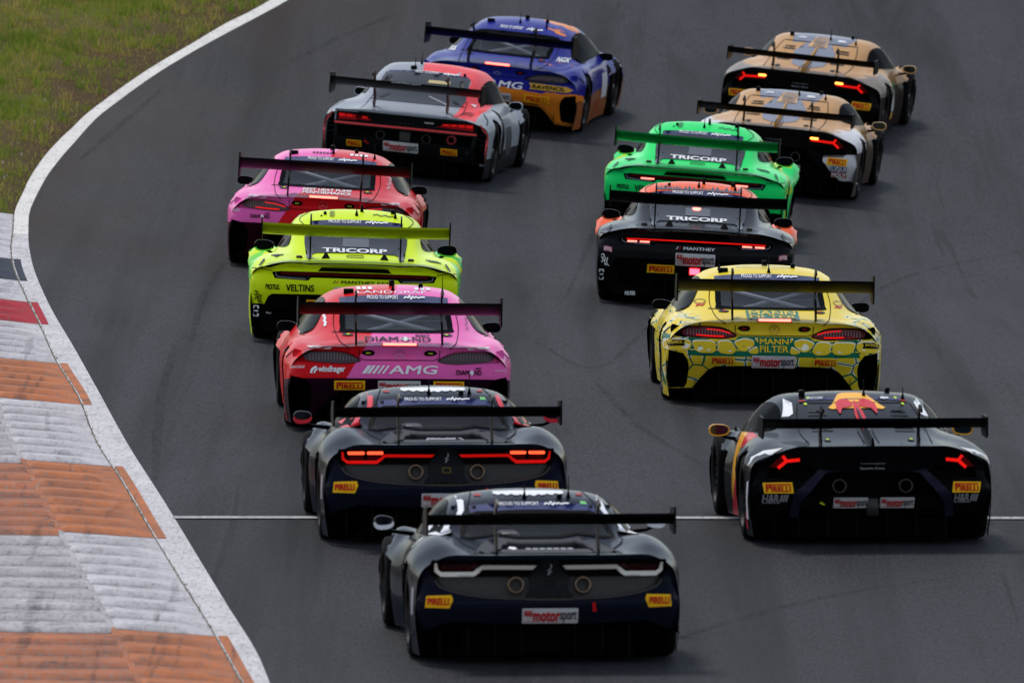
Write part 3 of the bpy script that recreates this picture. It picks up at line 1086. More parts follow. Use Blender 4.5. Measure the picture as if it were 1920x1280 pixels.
    # ---- wing
    def wing(s, et, eb, half, m, ytrail=None, chord=0.40, sag=0.0, plate=(0.06, 0.16), pm=None, sup=0.39, sup_foot=(-0.55, 0.8), sup_m=None, swan=True, under=None, lean=0.0, holes=False):
        ytrail = s.S['y0'] - 0.10 if ytrail is None else ytrail
        zt = et - SLOPE * ytrail
        yl = ytrail + chord
        zl = eb - SLOPE * (yl - 0.10) + 0.012
        up = [(ytrail, zt), (ytrail + chord * .30, zt - (zt - zl) * .42 + .006), (ytrail + chord * .70, zt - (zt - zl) * .78 + .022), (yl, zl + 0.012)]
        lo = [(yl + 0.008, zl - 0.002), (ytrail + chord * .8, zl - 0.016), (ytrail + chord * .42, zl + (zt - zl) * .08), (ytrail + chord * .16, zl + (zt - zl) * .46), (ytrail, zt - 0.022)]
        prof = crv(up, 4) + crv(lo, 4)
        nx = 25
        V, Fc = [], []
        L = len(prof)
        for i in range(nx):
            x = -half + 2 * half * i / (nx - 1)
            dz = -sag * (1 - (abs(x) / half) ** 2.2)
            for (y, z) in prof:
                V.append((x, y, z + dz))
        for i in range(nx - 1):
            for k in range(L):
                k2 = (k + 1) % L
                Fc.append((i * L + k, (i + 1) * L + k, (i + 1) * L + k2, i * L + k2))
        Fc.append(tuple(range(L)))
        Fc.append(tuple(range((nx - 1) * L, nx * L))[::-1])
        w = obj('rear_wing', V, Fc, m, s.root)
        bm = bmesh.new(); bm.from_mesh(w.data)
        bmesh.ops.recalc_face_normals(bm, faces=bm.faces)
        for e in bm.edges:
            if len(e.link_faces) == 2 and e.calc_face_angle(0) > 0.8: e.smooth = False
        bm.to_mesh(w.data); bm.free()
        s.wing_o = w
        a, bb = plate
        for sd in (-1, 1):
            pl = [(ytrail - 0.02, zt + a), (ytrail - 0.03, zl - bb * .6), (ytrail + 0.03, zl - bb), (yl - 0.02, zl - bb), (yl + 0.06, zl - bb * .55), (yl + 0.06, zl + 0.03), (yl - 0.06, zt + a * .6)]
            V = [(sd * half + dx, y, z) for dx in (-0.007, 0.007) for y, z in pl]
            n = len(pl)
            Fc = [tuple(range(n)), tuple(range(n, 2 * n))[::-1]] + [(i, i + n, (i + 1) % n + n, (i + 1) % n) for i in range(n)]
            o = obj('endplate', V, Fc, pm or CARBON, w, smooth=False)
        # supports
        for sd in (-1, 1):
            fy_, fz = sup_foot
            xm = sup
            zw = zt - sag * (1 - (sup / half) ** 2.2)
            zlw = zl - sag * (1 - (sup / half) ** 2.2)
            if swan:
                path = [(fy_, fz), (fy_ + .06, fz + .10), (yl + 0.10, zlw - 0.05), (yl + 0.09, zlw + 0.06), (yl + 0.0, zw + 0.055), (ytrail + 0.22, zw + 0.045)]
                wds = [0.16, 0.12, 0.075, 0.07, 0.06, 0.03]
            else:
                path = [(fy_, fz), (fy_ + .0, fz + .1), ((fy_ + yl - .12) / 2, (fz + zlw) / 2), (yl - 0.16, zlw + 0.02)]
                wds = [0.18, 0.14, 0.10, 0.11]
            pl = ribbon(crv(path, 4), [float(np.interp(i, np.arange(len(wds)) * 4, wds)) for i in range((len(path) - 1) * 4 + 1)])
            n = len(pl)
            V = [(sd * (xm + lean * (z - zlw)) + dx, y, z) for dx in (-0.008, 0.008) for y, z in pl]
            half_n = n // 2
            Fc = []
            for off, rev in ((0, False), (n, True)):
                for i in range(half_n - 1):
                    q = (off + i, off + i + 1, off + n - 2 - i, off + n - 1 - i)
                    Fc.append(q[::-1] if rev else q)
            Fc += [(i, i + n, (i + 1) % n + n, (i + 1) % n) for i in range(n)]
            obj('wing_support', V, Fc, sup_m or CARBON, w, smooth=False)
        return w

    # ---- mirrors
    def mirror(s, X, E, rx, rz, m, y=1.9, accent=None, split=0.0, inner=0.78, zin=None, glassm=None, gk=0.84, go=0.06):
        for sd in (-1, 1):
            z = E - SLOPE * y
            V, Fc = [], []
            n = 24
            prof = [(0.0, 1.0), (0.03, 1.03), (0.07, 0.95), (0.11, 0.72), (0.13, 0.35)]
            def sq(q, p=0.75):
                c, sn = math.cos(q), math.sin(q)
                return math.copysign(abs(c) ** p, c), math.copysign(abs(sn) ** p, sn)
            for dy, k in prof:
                for i in range(n):
                    c, sn = sq(2 * math.pi * i / n)
                    V.append((sd * (X + rx * k * c), y + dy, z + rz * k * sn * (1 + 0.12 * c)))
            for i in range(len(prof) - 1):
                for k in range(n):
                    Fc.append((i * n + k, i * n + (k + 1) % n, (i + 1) * n + (k + 1) % n, (i + 1) * n + k))
            Fc.append(tuple(range((len(prof) - 1) * n, len(prof) * n)))
            o = obj('door_mirror', V, Fc, m, s.root)
            if accent:
                o.data.materials.append(accent)
                for p in o.data.polygons:
                    if np.mean([V[i][2] for i in p.vertices]) < z + split * rz: p.material_index = 1
            # recessed glass
            g = []
            for i in range(n):
                c, sn = sq(2 * math.pi * i / n)
                g.append((sd * (X + rx * .86 * c), y + 0.006, z + rz * (gk * sn * (1 + 0.12 * c) + go)))
            obj('mirror_glass', g, [tuple(range(n))], glassm or DGLASS, o, smooth=False)
            rim = []
            for i in range(n):
                c, sn = sq(2 * math.pi * i / n)
                rim.append((sd * (X + rx * c), y, z + rz * sn * (1 + 0.12 * c)))
            k = len(rim)
            ro = obj('mirror_rim', rim + [(a, b, c2) for a, b, c2 in g], [(i, (i + 1) % k, k + (i + 1) % k, k + i) for i in range(k)], m, o, smooth=False)
            ro.data.materials.clear(); ro.data.materials.append(m); ro.data.materials.append(accent or m)
            for p in ro.data.polygons:
                if np.mean([ro.data.vertices[i].co.z for i in p.vertices]) < z + split * rz: p.material_index = 1
            tube('mirror_arm', [(sd * (X - rx * .3), y + 0.05, z - rz * .85), (sd * (X - rx * .8), y + 0.12, z - rz * 1.4), (sd * inner, y + 0.16, (zin or z - rz * 1.9))], [0.016, 0.014, 0.02], CARBON, o, 8)

    def antenna(s, X, E, h, r=0.005, base=True, m=None):
        p = s.ray(X, E, 0.0)
        if p is None: return
        V, Fc = tube_geo([p, p + Vector((0, -0.01, h))], [r, r * 0.6], 6)
        if base:
            v2, f2 = tube_geo([p, p + Vector((0, -.004, 0.05))], [0.018, 0.006], 8)
            k = len(V); V += v2; Fc += [tuple(i + k for i in f) for f in f2]
        obj('antenna', V, Fc, m or CARBON, s.root)

    def knob(s, X, E, m=None, d=(0.05, 0.05, 0.04), name='roof_sensor', up=0.02):
        p = s.ray(X, E, 0.0)
        if p is None: return
        bevel_box(name, (p.x - d[0] / 2, p.x + d[0] / 2, p.y - d[1] / 2, p.y + d[1] / 2, p.z - 0.01, p.z + up + d[2]), m or CARBON, s.root, 0.006, 1)

    # ---- stickers
    def tyre_sticker(s, x0, x1, e0, e1, lift=0.006, base=YELP, skew=0.0, text='PIRELLI'):
        poly = [(x0 - skew, e0), (x1 - skew, e0), (x1, e1), (x0, e1)]
        o = s.dec('sticker', base, poly, lift=lift)
        if o is None: return
        w, h = x1 - x0, e1 - e0
        cx = -skew * 0.5
        # tall first letter whose top bar runs over the others
        s.txt(text[0], x0 + cx + w * .09, x0 + cx + w * .24, e0 + h * .18, e1 - h * .16, REDP, lift + .004, 0.035, 0.0, o)
        s.dec('letter_bar', REDP, [(x0 + cx + w * .09, e1 - h * .27), (x0 + cx + w * .92, e1 - h * .27), (x0 + cx + w * .92, e1 - h * .15), (x0 + cx + w * .09, e1 - h * .15)], lift=lift + .004, parent=o)
        s.txt(text[1:], x0 + cx + w * .26, x0 + cx + w * .92, e0 + h * .18, e1 - h * .36, REDP, lift + .004, 0.035, 0.0, o)

    def sponsor_plate(s, x0, x1, e0, e1, lift=0.010, small=False):
        o = s.dec('sponsor_plate', PLATE, rrect(x0, x1, e0, e1, 0.006, 2), lift=lift + 0.006, wall=0.012, surf=False)
        if o is None: return
        w, h = x1 - x0, e1 - e0
        L = lift + 0.010
        red = mat('print_signal_red', (198, 40, 44), 0.45)
        s.dec('print_block', mat('print_pale_red', (188, 120, 124), 0.5), [(x0 + w * .03, e0 + h * .12), (x0 + w * .18, e0 + h * .12), (x0 + w * .18, e1 - h * .10), (x0 + w * .03, e1 - h * .10)], lift=L, parent=o)
        s.txt('Auto', x0 + w * .035, x0 + w * .175, e0 + h * .58, e0 + h * .82, red, L + .002, 0.03, 0.0, o)
        s.txt('Bild', x0 + w * .035, x0 + w * .175, e0 + h * .20, e0 + h * .48, WHITE, L + .002, 0.02, 0.0, o)
        s.txt('motor', x0 + w * .20, x0 + w * .67, e0 + h * .16, e0 + h * .76, red, L, 0.055, 0.0, o)
        s.txt('sport', x0 + w * .68, x0 + w * .97, e0 + h * .05, e0 + h * .80, mat('print_dark_grey', (70, 68, 72), 0.5), L, 0.015, 0.0, o)

    def banner(s, half, e0, e1, arch=0.0, m=NAVY, tx=(-0.24, 0.04), te=(1.102, 1.122), lx=(0.09, 0.28)):
        n = 9
        top = [(half * (1 - 2 * i / (n - 1)), e1 - arch * ((1 - 2 * i / (n - 1)) ** 2)) for i in range(n)]
        bot = [(-half * (1 - 2 * i / (n - 1)), e0 - arch * ((1 - 2 * i / (n - 1)) ** 2)) for i in range(n)]
        if m is not None:
            s.dec('roof_banner', m, top + bot, lift=0.004)
        s.txt('PROUD TO SUPPORT', tx[0], tx[1], te[0] - .002, te[1] + .003, WHITE, 0.009, 0.012)
        # hand-written signature beside the words
        a, b = lx; c = (te[0] + te[1]) / 2; h = (te[1] - te[0])
        pts = [(a, c - h * .4), (a + .10 * (b - a), c + h * .2), (a + .2 * (b - a), c - h * .2), (a + .28 * (b - a), c + h * .7), (a + .33 * (b - a), c - h * .6), (a + .42 * (b - a), c + h * .3), (a + .5 * (b - a), c - h * .2),
               (a + .58 * (b - a), c + h * .2), (a + .68 * (b - a), c - .2 * h), (a + .8 * (b - a), c + h * .05), (b, c + h * .05)]
        s.ribs('signature', WHITE, [crv(pts, 3)], 0.010, 0.009)

    def led_line(s, name, m, pts, w, lift=0.006, parent=None, wall=0.0):
        return s.dec(name, m, ribbon(pts, w), lift=lift, parent=parent, grid=0.04)

    def recess(s, m, poly, depth, name='recess', grid=0.08, scale=1.0, parent=None):
        """dark back and walls behind an opening in the rear skin"""
        cx = sum(p[0] for p in poly) / len(poly); ce = sum(p[1] for p in poly) / len(poly)
        pl = [(cx + (x - cx) * scale, ce + (e - ce) * scale) for x, e in poly]
        return s.sheet(name, m, pl, (), s.fmap(depth), grid, 0.0, parent)

    def ring(s, x, e, ro, ri, m, depth, inset, name='exhaust_pipe', parent=None):
        """tailpipe: a tube along y whose lip stands at the rear skin + inset"""
        p = s.fmap(inset)(x, e)
        V, Fc = lathe_geo([(depth, ri), (0.0, ri), (-0.008, (ro + ri) / 2), (0.0, ro), (depth, ro)], 24, 'y')
        V = [(a + p.x, b + p.y, c + p.z) for a, b, c in V]
        o = obj(name, V, Fc, m, parent or s.root)
        V = [(p.x + ri * math.cos(2 * math.pi * k / 24), p.y + depth * 0.8, p.z + ri * math.sin(2 * math.pi * k / 24)) for k in range(24)]
        obj('pipe_bore', V, [tuple(range(24))], MATTE, o)
        return o

    def diffuser(s, half, e_top, e_bot=0.04, y_in=0.16, strakes=(-.42, -.15, .15, .42), m=MATTE, run=0.5):
        """black ramp under the tail with upright strakes"""
        y0 = s.S['y0'] + y_in
        zt, zb = e_top - SLOPE * y0, e_bot + 0.03
        V = [(-half, y0, zt), (half, y0, zt), (half, y0 + run, zb + 0.02), (-half, y0 + run, zb + 0.02), (-half, y0, zb), (half, y0, zb), (half, y0 + run, zb), (-half, y0 + run, zb)]
        o = obj('diffuser', V, [(0, 1, 2, 3), (0, 3, 7, 4), (1, 5, 6, 2)], m, s.root, smooth=False)
        for x in strakes:
            pl = [(y0 - 0.03, zt - 0.02), (y0 - 0.03, zb - 0.0), (y0 + run, zb), (y0 + run, zb + 0.02)]
            V = [(x + d, y, z) for d in (-0.006, 0.006) for y, z in pl]
            obj('strake', V, [(0, 1, 2, 3), (7, 6, 5, 4), (0, 4, 5, 1), (1, 5, 6, 2), (2, 6, 7, 3), (3, 7, 4, 0)], CARBON, o, smooth=False)
        return o

    def cage(s, bars, r=0.022, m=None):
        o = None
        for a, b in bars:
            V, Fc = tube_geo([a, b], r, 8)
            o = obj('roll_cage_bar', V, Fc, m or CAGE, s.root)

    def seat(s, x, y, z=0.3):
        bevel_box('seat', (x - .22, x + .22, y - .06, y + .10, z, z + .62), SATIN, s.root, 0.05, 3)

    def side_glass(s, poly, m=DGLASS, lift=0.004, frame=0.03):
        for sd in (-1, 1):
            o = s.sdec('side_window', m, poly, sd, lift=lift)
# ================================================================== front-engined coupe (four of them)
COUPE = dict(
    y0=-0.95, yF=3.72, rise=.055, bow=0.16, corner=0.12, ws=(1.62, 2.42),
    top=[(-.95, .778), (-.90, .786), (-.7, .800), (-.45, .824), (-.2, .862), (.1, .925), (.4, .995), (.8, 1.068), (1.2, 1.118), (1.5, 1.128), (1.8, 1.10), (2.2, .96), (2.5, .83), (3.1, .76), (3.55, .66), (3.72, .52)],
    x2=[(-.95, .42), (-.5, .48), (-.2, .54), (.4, .55), (.9, .53), (1.3, .52), (1.8, .56), (2.4, .66), (3.72, .5)],
    drop=[(-.95, .012), (-.5, .018), (0, .035), (.5, .055), (1.3, .06), (2., .055), (2.5, .02), (3.72, .02)],
    x3=[(-.95, .70), (-.5, .70), (0., .74), (.4, .79), (.9, .83), (1.4, .85), (2, .86), (2.5, .80), (3.72, .6)],
    z3=[(-.95, .755), (-.5, .765), (0, .795), (.5, .80), (1.2, .79), (2, .77), (2.5, .77), (3.1, .70), (3.72, .45)],
    x4=[(-.95, .83), (-.4, .88), (0, .91), (.6, .93), (1.4, .93), (2.2, .92), (2.65, .90), (3.3, .85), (3.72, .7)],
    z4=[(-.95, .715), (-.4, .762), (0, .770), (.5, .74), (1.2, .69), (2, .69), (2.65, .735), (3.3, .64), (3.72, .4)],
    x5=[(-.95, .945), (-.4, .995), (0, 1.01), (.6, .985), (1.3, .955), (2, .975), (2.65, 1.01), (3.3, .98), (3.72, .8)],
    z5=[(-.95, .61), (-.4, .65), (0, .66), (.6, .61), (1.3, .56), (2, .58), (2.65, .63), (3.3, .52), (3.72, .35)],
    x6=[(-.95, .985), (-.3, 1.02), (0, 1.025), (.7, .985), (1.3, .965), (2, .985), (2.65, 1.025), (3.3, 1.0), (3.72, .82)],
    prof=[(.06, .20), (.2, .14), (.35, .05), (.44, -.01), (.52, -.02), (.60, .02), (.66, .055), (.72, .055), (.765, .015), (.79, .0)],
)

def coupe(label, px, py, yaw, L):
    c = Car(COUPE, label, px, py, yaw, 2.665)
    P = L['paint']
    win = rnd([(-.47, .835), (0, .828), (.47, .835), (.505, .88), (.50, 1.0), (.485, 1.075), (0, 1.085), (-.485, 1.075), (-.50, 1.0), (-.505, .88)], 4)
    inner = [(x * 0.95, .955 + (e - .955) * 0.91) for x, e in win]
    c.shell(P, inner, 0.95)
    # rear skin
    vent = [(-.965, .432), (-.836, .402), (-.79, .34), (-.775, .27), (-.79, .13), (-.81, .09), (-.948, .088), (-.972, .25)]
    lamp = rnd([(-.925, .672), (-.85, .655), (-.72, .658), (-.6, .657), (-.46, .640), (-.335, .568), (-.46, .535), (-.62, .540), (-.78, .55), (-.90, .56), (-.935, .61)], 3)
    low = [(-.982, .06), (-.90, .070), (-.73, .078), (-.665, .165), (-.60, .235), (-.54, .272), (0, .285)]
    c.fascia(P, low, [vent, mx(vent), lamp, mx(lamp)], wall=0.06)
    for v in (vent, mx(vent)):
        c.recess(MATTE, v, 0.20, 'vent_back', scale=1.08)
    trim = L.get('trim', CARBON)
    pth = [(-.975, .066), (-.90, .068), (-.735, .075), (-.665, .165), (-.60, .235), (-.54, .270), (0, .283)]
    pth = pth + [(-x, e) for x, e in reversed(pth[:-1])]
    c.sheet('bumper_trim', trim, ribbon(pth, .028), (), c.fmap(-.015), .06, .05)
    c.diffuser(.72, .29, strakes=(-.5, -.28, 0, .28, .5))
    # lamps
    for sd, f in ((-1, lambda q: q), (1, mx)):
        back = c.recess(L.get('scoop', MATTE), f(lamp), 0.075, 'lamp_housing', scale=1.04)
        lens = f(rnd([(-.845, .640), (-.72, .646), (-.6, .647), (-.47, .630), (-.345, .568), (-.46, .545), (-.62, .548), (-.76, .56), (-.83, .575), (-.855, .61)], 3))
        t = c.sheet('tail_lamp', L.get('lens', LENSG), lens, (), c.fmap(0.028), .05, .03)
        hi = L.get('led', LEDDIM)
        hin = c.fmap(0.022)
        for a in ([(-.62, .628), (-.5, .617), (-.40, .592)], [(-.74, .578), (-.6, .566), (-.46, .562)]):
            pts = a if sd < 0 else [(-x, e) for x, e in a]
            if L.get('lit', (1, 1))[0 if sd < 0 else 1]:
                c.sheet('led_strip', hi, ribbon(crv(pts, 4), .012), (), hin, .05, 0, t)
        # ribbed reflector inside the lens
        V, Fc = [], []
        for k in range(16):
            x = -.80 + k * .027
            e0_, e1_ = .575, .628 - max(0, (k - 9)) * .006
            pl = [(x, e0_), (x + .010, e0_), (x + .010, e1_), (x, e1_)]
            pl = pl if sd < 0 else mx(pl)
            q = len(V)
            V += [hin(*p) for p in pl]; Fc.append((q, q + 1, q + 2, q + 3))
        ob = obj('reflector_rib', V, Fc, mat('lens_rib', (128, 112, 114), 0.3), t, smooth=False)
        ob['kind'] = 'stuff'
    # window with its dark border, cage and seats behind it
    c.dec('rear_window', CGLASS, win, lift=.003, grid=.07, ymax=1.2)
    c.dec('window_border', DGLASS, win, [[(x * .90, .955 + (e - .955) * .80) for x, e in win]], lift=.006, grid=.06, ymax=1.2)
    c.cage([((-.40, .50, 1.00), (.38, .10, .835)), ((.40, .62, .99), (-.34, .22, .81)), ((-.5, 1.0, .4), (-.5, 1.0, 1.02)), ((.5, 1.0, .4), (.5, 1.0, 1.02)), ((-.5, 1.0, 1.02), (.5, 1.0, 1.02))], .018)
    c.seat(-.38, 1.25, .35); c.seat(.38, 1.3, .25)
    obj('bulkhead', [(-.62, .12, .42), (.62, .12, .42), (.62, .45, .80), (-.62, .45, .80)], [(0, 1, 2, 3)], SATIN, c.root)
    # brake lamp, badges and latches
    # the lamp bar stands on the tail lip
    bevel_box('brake_light', (-.150, .150, -.972, -.945, .781, .803), LEDHOT, c.root, .005, 2)
    bevel_box('brake_light_housing', (-.158, .158, -.962, -.90, .772, .801), REDP, c.root, .005, 2)
    star = c.dec('emblem', L.get('badge', STEEL), ell(0, .630, .048, .048, 24), [ell(0, .630, .040, .040, 24)], lift=.008, grid=.03)
    for k in range(3):
        q = R(90 + 120 * k)
        c.dec('emblem_spoke', L.get('badge', STEEL), [(math.cos(q + 1.57) * .008, .630 + math.sin(q + 1.57) * .008), (math.cos(q) * .042, .630 + math.sin(q) * .042), (math.cos(q - 1.57) * .008, .630 + math.sin(q - 1.57) * .008)], lift=.008, parent=star, grid=.03)
    for sd in (-1, 1):
        lt = c.dec('bonnet_latch', BLACKP, rnd([(sd * .335, .636), (sd * .30, .615), (sd * .235, .617), (sd * .222, .645), (sd * .25, .666), (sd * .32, .660)], 3)[::sd], lift=.006, grid=.03)
        c.dec('pull_ring', L.get('pull', LIMEP), ribbon([(sd * .255, .640), (sd * .298, .642)], .014), lift=.010, parent=lt, grid=.03)
        lt = c.dec('window_latch', BLACKP, ell(sd * .445, .808, .050, .012), lift=.006, grid=.03)
        c.dec('pull_ring', L.get('pull', LIMEP), ell(sd * .440, .808, .016, .006, 10), lift=.010, parent=lt, grid=.03)
    # panel gaps
    gap = mat('panel_gap', (18, 17, 18), 0.8)
    c.ribs('panel_gap', gap, [crv([(-.535, 1.08), (-.56, .9), (-.52, .74), (-.45, .675)], 4), crv([(.535, 1.08), (.56, .9), (.52, .74), (.45, .675)], 4),
                              [(-.36, .668), (-.36, .60), (-.31, .572), (.31, .572), (.36, .60), (.36, .668)],
                              crv([(-.58, .835), (-.56, .838), (-.5, .832), (-.44, .828)], 3), crv([(-1.0, .60), (-.97, .63), (-.94, .655)], 3), crv([(1.0, .60), (.97, .63), (.94, .655)], 3)], .007)
    # fender blisters beside the hip
    for sd in (-1, 1):
        c.dec('hip_vent', BLACKP, [(sd * .80, .815), (sd * .845, .845), (sd * .86, .825)][::sd], lift=.006)
    # flanks
    sw = [(.42, .80), (.62, .93), (.95, 1.03), (1.35, 1.065), (1.75, 1.04), (2.15, .90), (2.3, .80), (1.2, .79)]
    c.side_glass(rnd(sw, 3))
    c.wheels()
    c.wing(1.085, .985, .905, L.get('wing', CARBON), ytrail=-1.02, chord=.40, sup=.385, sup_foot=(-.80, .77), plate=(.05, .10), swan=True)
    c.mirror(.93, .93, .088, .045, CARBON, 1.95, L.get('mirror'), -.2, .80)
    c.antenna(L.get('ant', (.02, .46))[0], 1.185, .13); c.antenna(L.get('ant', (.02, .46))[1], 1.155, .16)
    c.knob(-.40, 1.16, d=(.09, .05, .02)); c.knob(.26, 1.215, d=(.04, .04, .02)); c.knob(.0, 1.235, d=(.05, .05, .03))
    if L.get('banner', True):
        c.banner(.49, 1.085, 1.142, .020, te=(1.108, 1.130))
    else:
        c.banner(.49, 1.085, 1.142, .020, None, te=(1.108, 1.130))
    return c

def wordmark(c, x0, x1, e0, e1, m):
    """slanted bars and three capital letters"""
    w = x1 - x0; h = e1 - e0
    o = c.txt('AMG', x0 + w * .36, x1, e0, e1, m, .007, .015, .12)
    for k in range(5):
        a = x0 + w * .066 * k; ww = w * (.062 - .006 * k) if k else w * .075
        c.dec('letter_bar', m, [(a, e0), (a + ww * .72, e0), (a + ww * .72 + h * .75, e1), (a + h * .75, e1)], lift=.007, parent=o)

def diamond(c, x0, x1, e0, e1, m, lift=.007):
    w = x1 - x0; h = e1 - e0
    c.txt('DIAM', x0, x0 + w * .50, e0, e0 + h * .62, m, lift, .02)
    c.txt('ND', x0 + w * .72, x1, e0, e0 + h * .62, m, lift, .02)
    c.dec('diamond_mark', WHITE, [(x0 + w * .52, e0 + h * .31), (x0 + w * .61, e0 - h * .08), (x0 + w * .70, e0 + h * .31), (x0 + w * .61, e0 + h * .70)], lift=lift, grid=.04)
    c.txt('BWT', x0 + w * .78, x1, e0 + h * .72, e0 + h * 1.0, m, lift, .03)

PINK, RED = (238, 100, 176), (214, 26, 34)
# pink and red cars: colours meet along a slanting line (in the elevation x = -.47 + .59*(E-.41)); E = z + .08 y
def two_tone(name, left, right, low, dark):
    return paint(name, left, [(right, [(1, -.59 * SLOPE, -.59, .47 + .59 * .41)]),
                              (dark, [(0, -SLOPE, -1, .408), (0, -1, 0, -.4)])], rough=.3, coat=.9)
pinkred = dict(paint=two_tone('pink_and_red_paint', PINK, RED, None, (40, 8, 18)), lens=mat('smoked_lens_light', (96, 68, 74), .1, coat=1.0), led=LED, lit=(1, 1), badge=mat('badge_red_chrome', (214, 90, 96), .3, 0.6))
redpink = dict(paint=two_tone('red_and_pink_paint', RED, PINK, None, (34, 9, 28)), lens=LENSG, lit=(0, 0), badge=mat('badge_pink_chrome', (206, 140, 190), .3, 0.6), ant=(.0, .45))

pinkred['scoop'] = pinkred['paint']; redpink['scoop'] = redpink['paint']
def marks(c, m, x0, x1, e, n, w=.012, lift=.006):
    """a row of small print too fine to read"""
    d = (x1 - x0) / n
    c.ribs('small_print', m, [[(x0 + d * i, e), (x0 + d * (i + .68), e + .001)] for i in range(n)], w, lift)

def build_pinkred():
    c = coupe('pink and red race car lettered BEST HEAT PUMP, ahead of the lime yellow car', 604, 501, -1.2, pinkred)
    c.txt('BEST HEAT PUMP', -.235, .275, .790, .818, WHITE, bold=.03, slope=-.0)
    c.txt('PERFORMANCE', -.235, .275, .752, .782, WHITE, bold=.03)
    diamond(c, -.76, -.555, .455, .515, BLACKP)
    c.txt('LANDGRAF', -.965, -.87, .515, .545, WHITE, bold=.0)
    for sd in (-1, 1):
        c.dec('badge_label', mat('label_pale', (226, 214, 220), .5), [(sd * .79, .705), (sd * .60, .690), (sd * .62, .672), (sd * .80, .678)][::-sd], lift=.006)
    c.tyre_sticker(-.57, -.30, .310, .385)
    c.tyre_sticker(.30, .57, .310, .385)
    c.sponsor_plate(-.19, .19, .29, .375)
    wordmark(c, -.30, .36, .445, .515, WHITE)
    c.sdec('door_script', WHITE, [(1.0, .62), (1.3, .62), (1.3, .68), (1.0, .68)], 1)
    marks(c, mat('print_plum', (96, 40, 80), .5), -.20, .02, 1.185, 6, .018)
    marks(c, WHITE, .20, .40, 1.180, 4, .026)
    c.txt('For You and', .625, .660, .87, 1.00, WHITE, bold=.01, upright=True)

def build_redpink():
    c = coupe('red and pink race car with windhager lettering, beside the scaly yellow car', 741, 798, 2.3, redpink)
    diamond(c, -.295, .29, .745, .81, mat('print_plum_dark', (60, 34, 58), .5))
    c.txt('windhager', -.72, -.485, .450, .515, WHITE, bold=.03)
    c.dec('wind_mark', WHITE, ribbon(crv([(-.785, .452), (-.775, .485), (-.735, .508)], 3), .020), lift=.007)
    c.dec('wind_mark', WHITE, ribbon(crv([(-.757, .452), (-.750, .472), (-.727, .488)], 3), .014), lift=.007)
    c.txt('LANDGRAF', -.965, -.84, .495, .520, WHITE, bold=.0)
    wordmark(c, -.335, .34, .450, .522, WHITE)
    diamond(c, .51, .735, .445, .510, BLACKP)
    marks(c, mat('print_pale_pink', (226, 170, 206), .5), .855, .95, .485, 5, .014)
    for sd in (-1, 1):
        c.dec('badge_label', mat('label_pale', (226, 214, 220), .5), [(sd * .82, .700), (sd * .60, .690), (sd * .62, .672), (sd * .80, .678)][::-sd], lift=.006)
    c.tyre_sticker(-.58, -.305, .308, .388)
    c.tyre_sticker(.305, .58, .308, .388)
    c.sponsor_plate(-.19, .19, .305, .39)
    c.txt('LANDGRAF', -.32, .30, 1.152, 1.178, WHITE, bold=.0)
    marks(c, WHITE, -.32, -.17, 1.205, 3, .030)
    marks(c, WHITE, .20, .36, 1.200, 3, .026)
    c.ribs('pillar_script', WHITE, [[(-.640 + .006 * (k % 2), .895 + .022 * k), (-.622 + .006 * (k % 2), .912 + .022 * k)] for k in range(6)], .020, .006)
    c.txt('For You and', .625, .655, .87, .99, mat('print_plum_dark', (60, 34, 58), .5), bold=.0, upright=True)
    for s_ in range(4):
        c.sdec('sponsor_label', WHITE, [(-.1 - .0 * s_, .30 + .09 * s_), (-.45, .30 + .09 * s_), (-.45, .35 + .09 * s_), (-.1, .35 + .09 * s_)], -1) if s_ < 2 else None

def scales_paint():
    YEL = (232, 204, 48)
    def pat(b, co, cur):
        sep = b.n('SeparateXYZ'); b.l(co, sep.inputs[0])
        v = b.n('TexVoronoi', feature='DISTANCE_TO_EDGE'); v.inputs['Scale'].default_value = 5.0; v.inputs['Randomness'].default_value = 0.75
        b.l(co, v.inputs['Vector'])
        d = v.outputs['Distance']
        ax = b.math('ABSOLUTE', sep.outputs['X'])
        zone = b.math('MAXIMUM', b.math('MULTIPLY', b.math('GREATER_THAN', ax, .66), b.math('LESS_THAN', sep.outputs['Z'], .80)), b.math('LESS_THAN', sep.outputs['Z'], .60))
        zone = b.math('MULTIPLY', zone, b.math('GREATER_THAN', b.math('MULTIPLY_ADD', b.noise(co, 1.3, 2.0), 1.0, b.math('MULTIPLY', sep.outputs['Z'], -.35)), .18))
        g = b.math('MULTIPLY', b.math('LESS_THAN', d, .035), zone)
        w = b.math('MULTIPLY', b.math('MULTIPLY', b.math('LESS_THAN', d, .075), b.math('GREATER_THAN', b.noise(co, 5.0, 1.0), .5)), zone)
        cur = b.mix(w, cur, lin((240, 238, 220)))
        return b.mix(g, cur, lin((20, 104, 78)))
    return paint('yellow_scale_paint', YEL, [], pattern=pat, rough=.3, coat=.9)

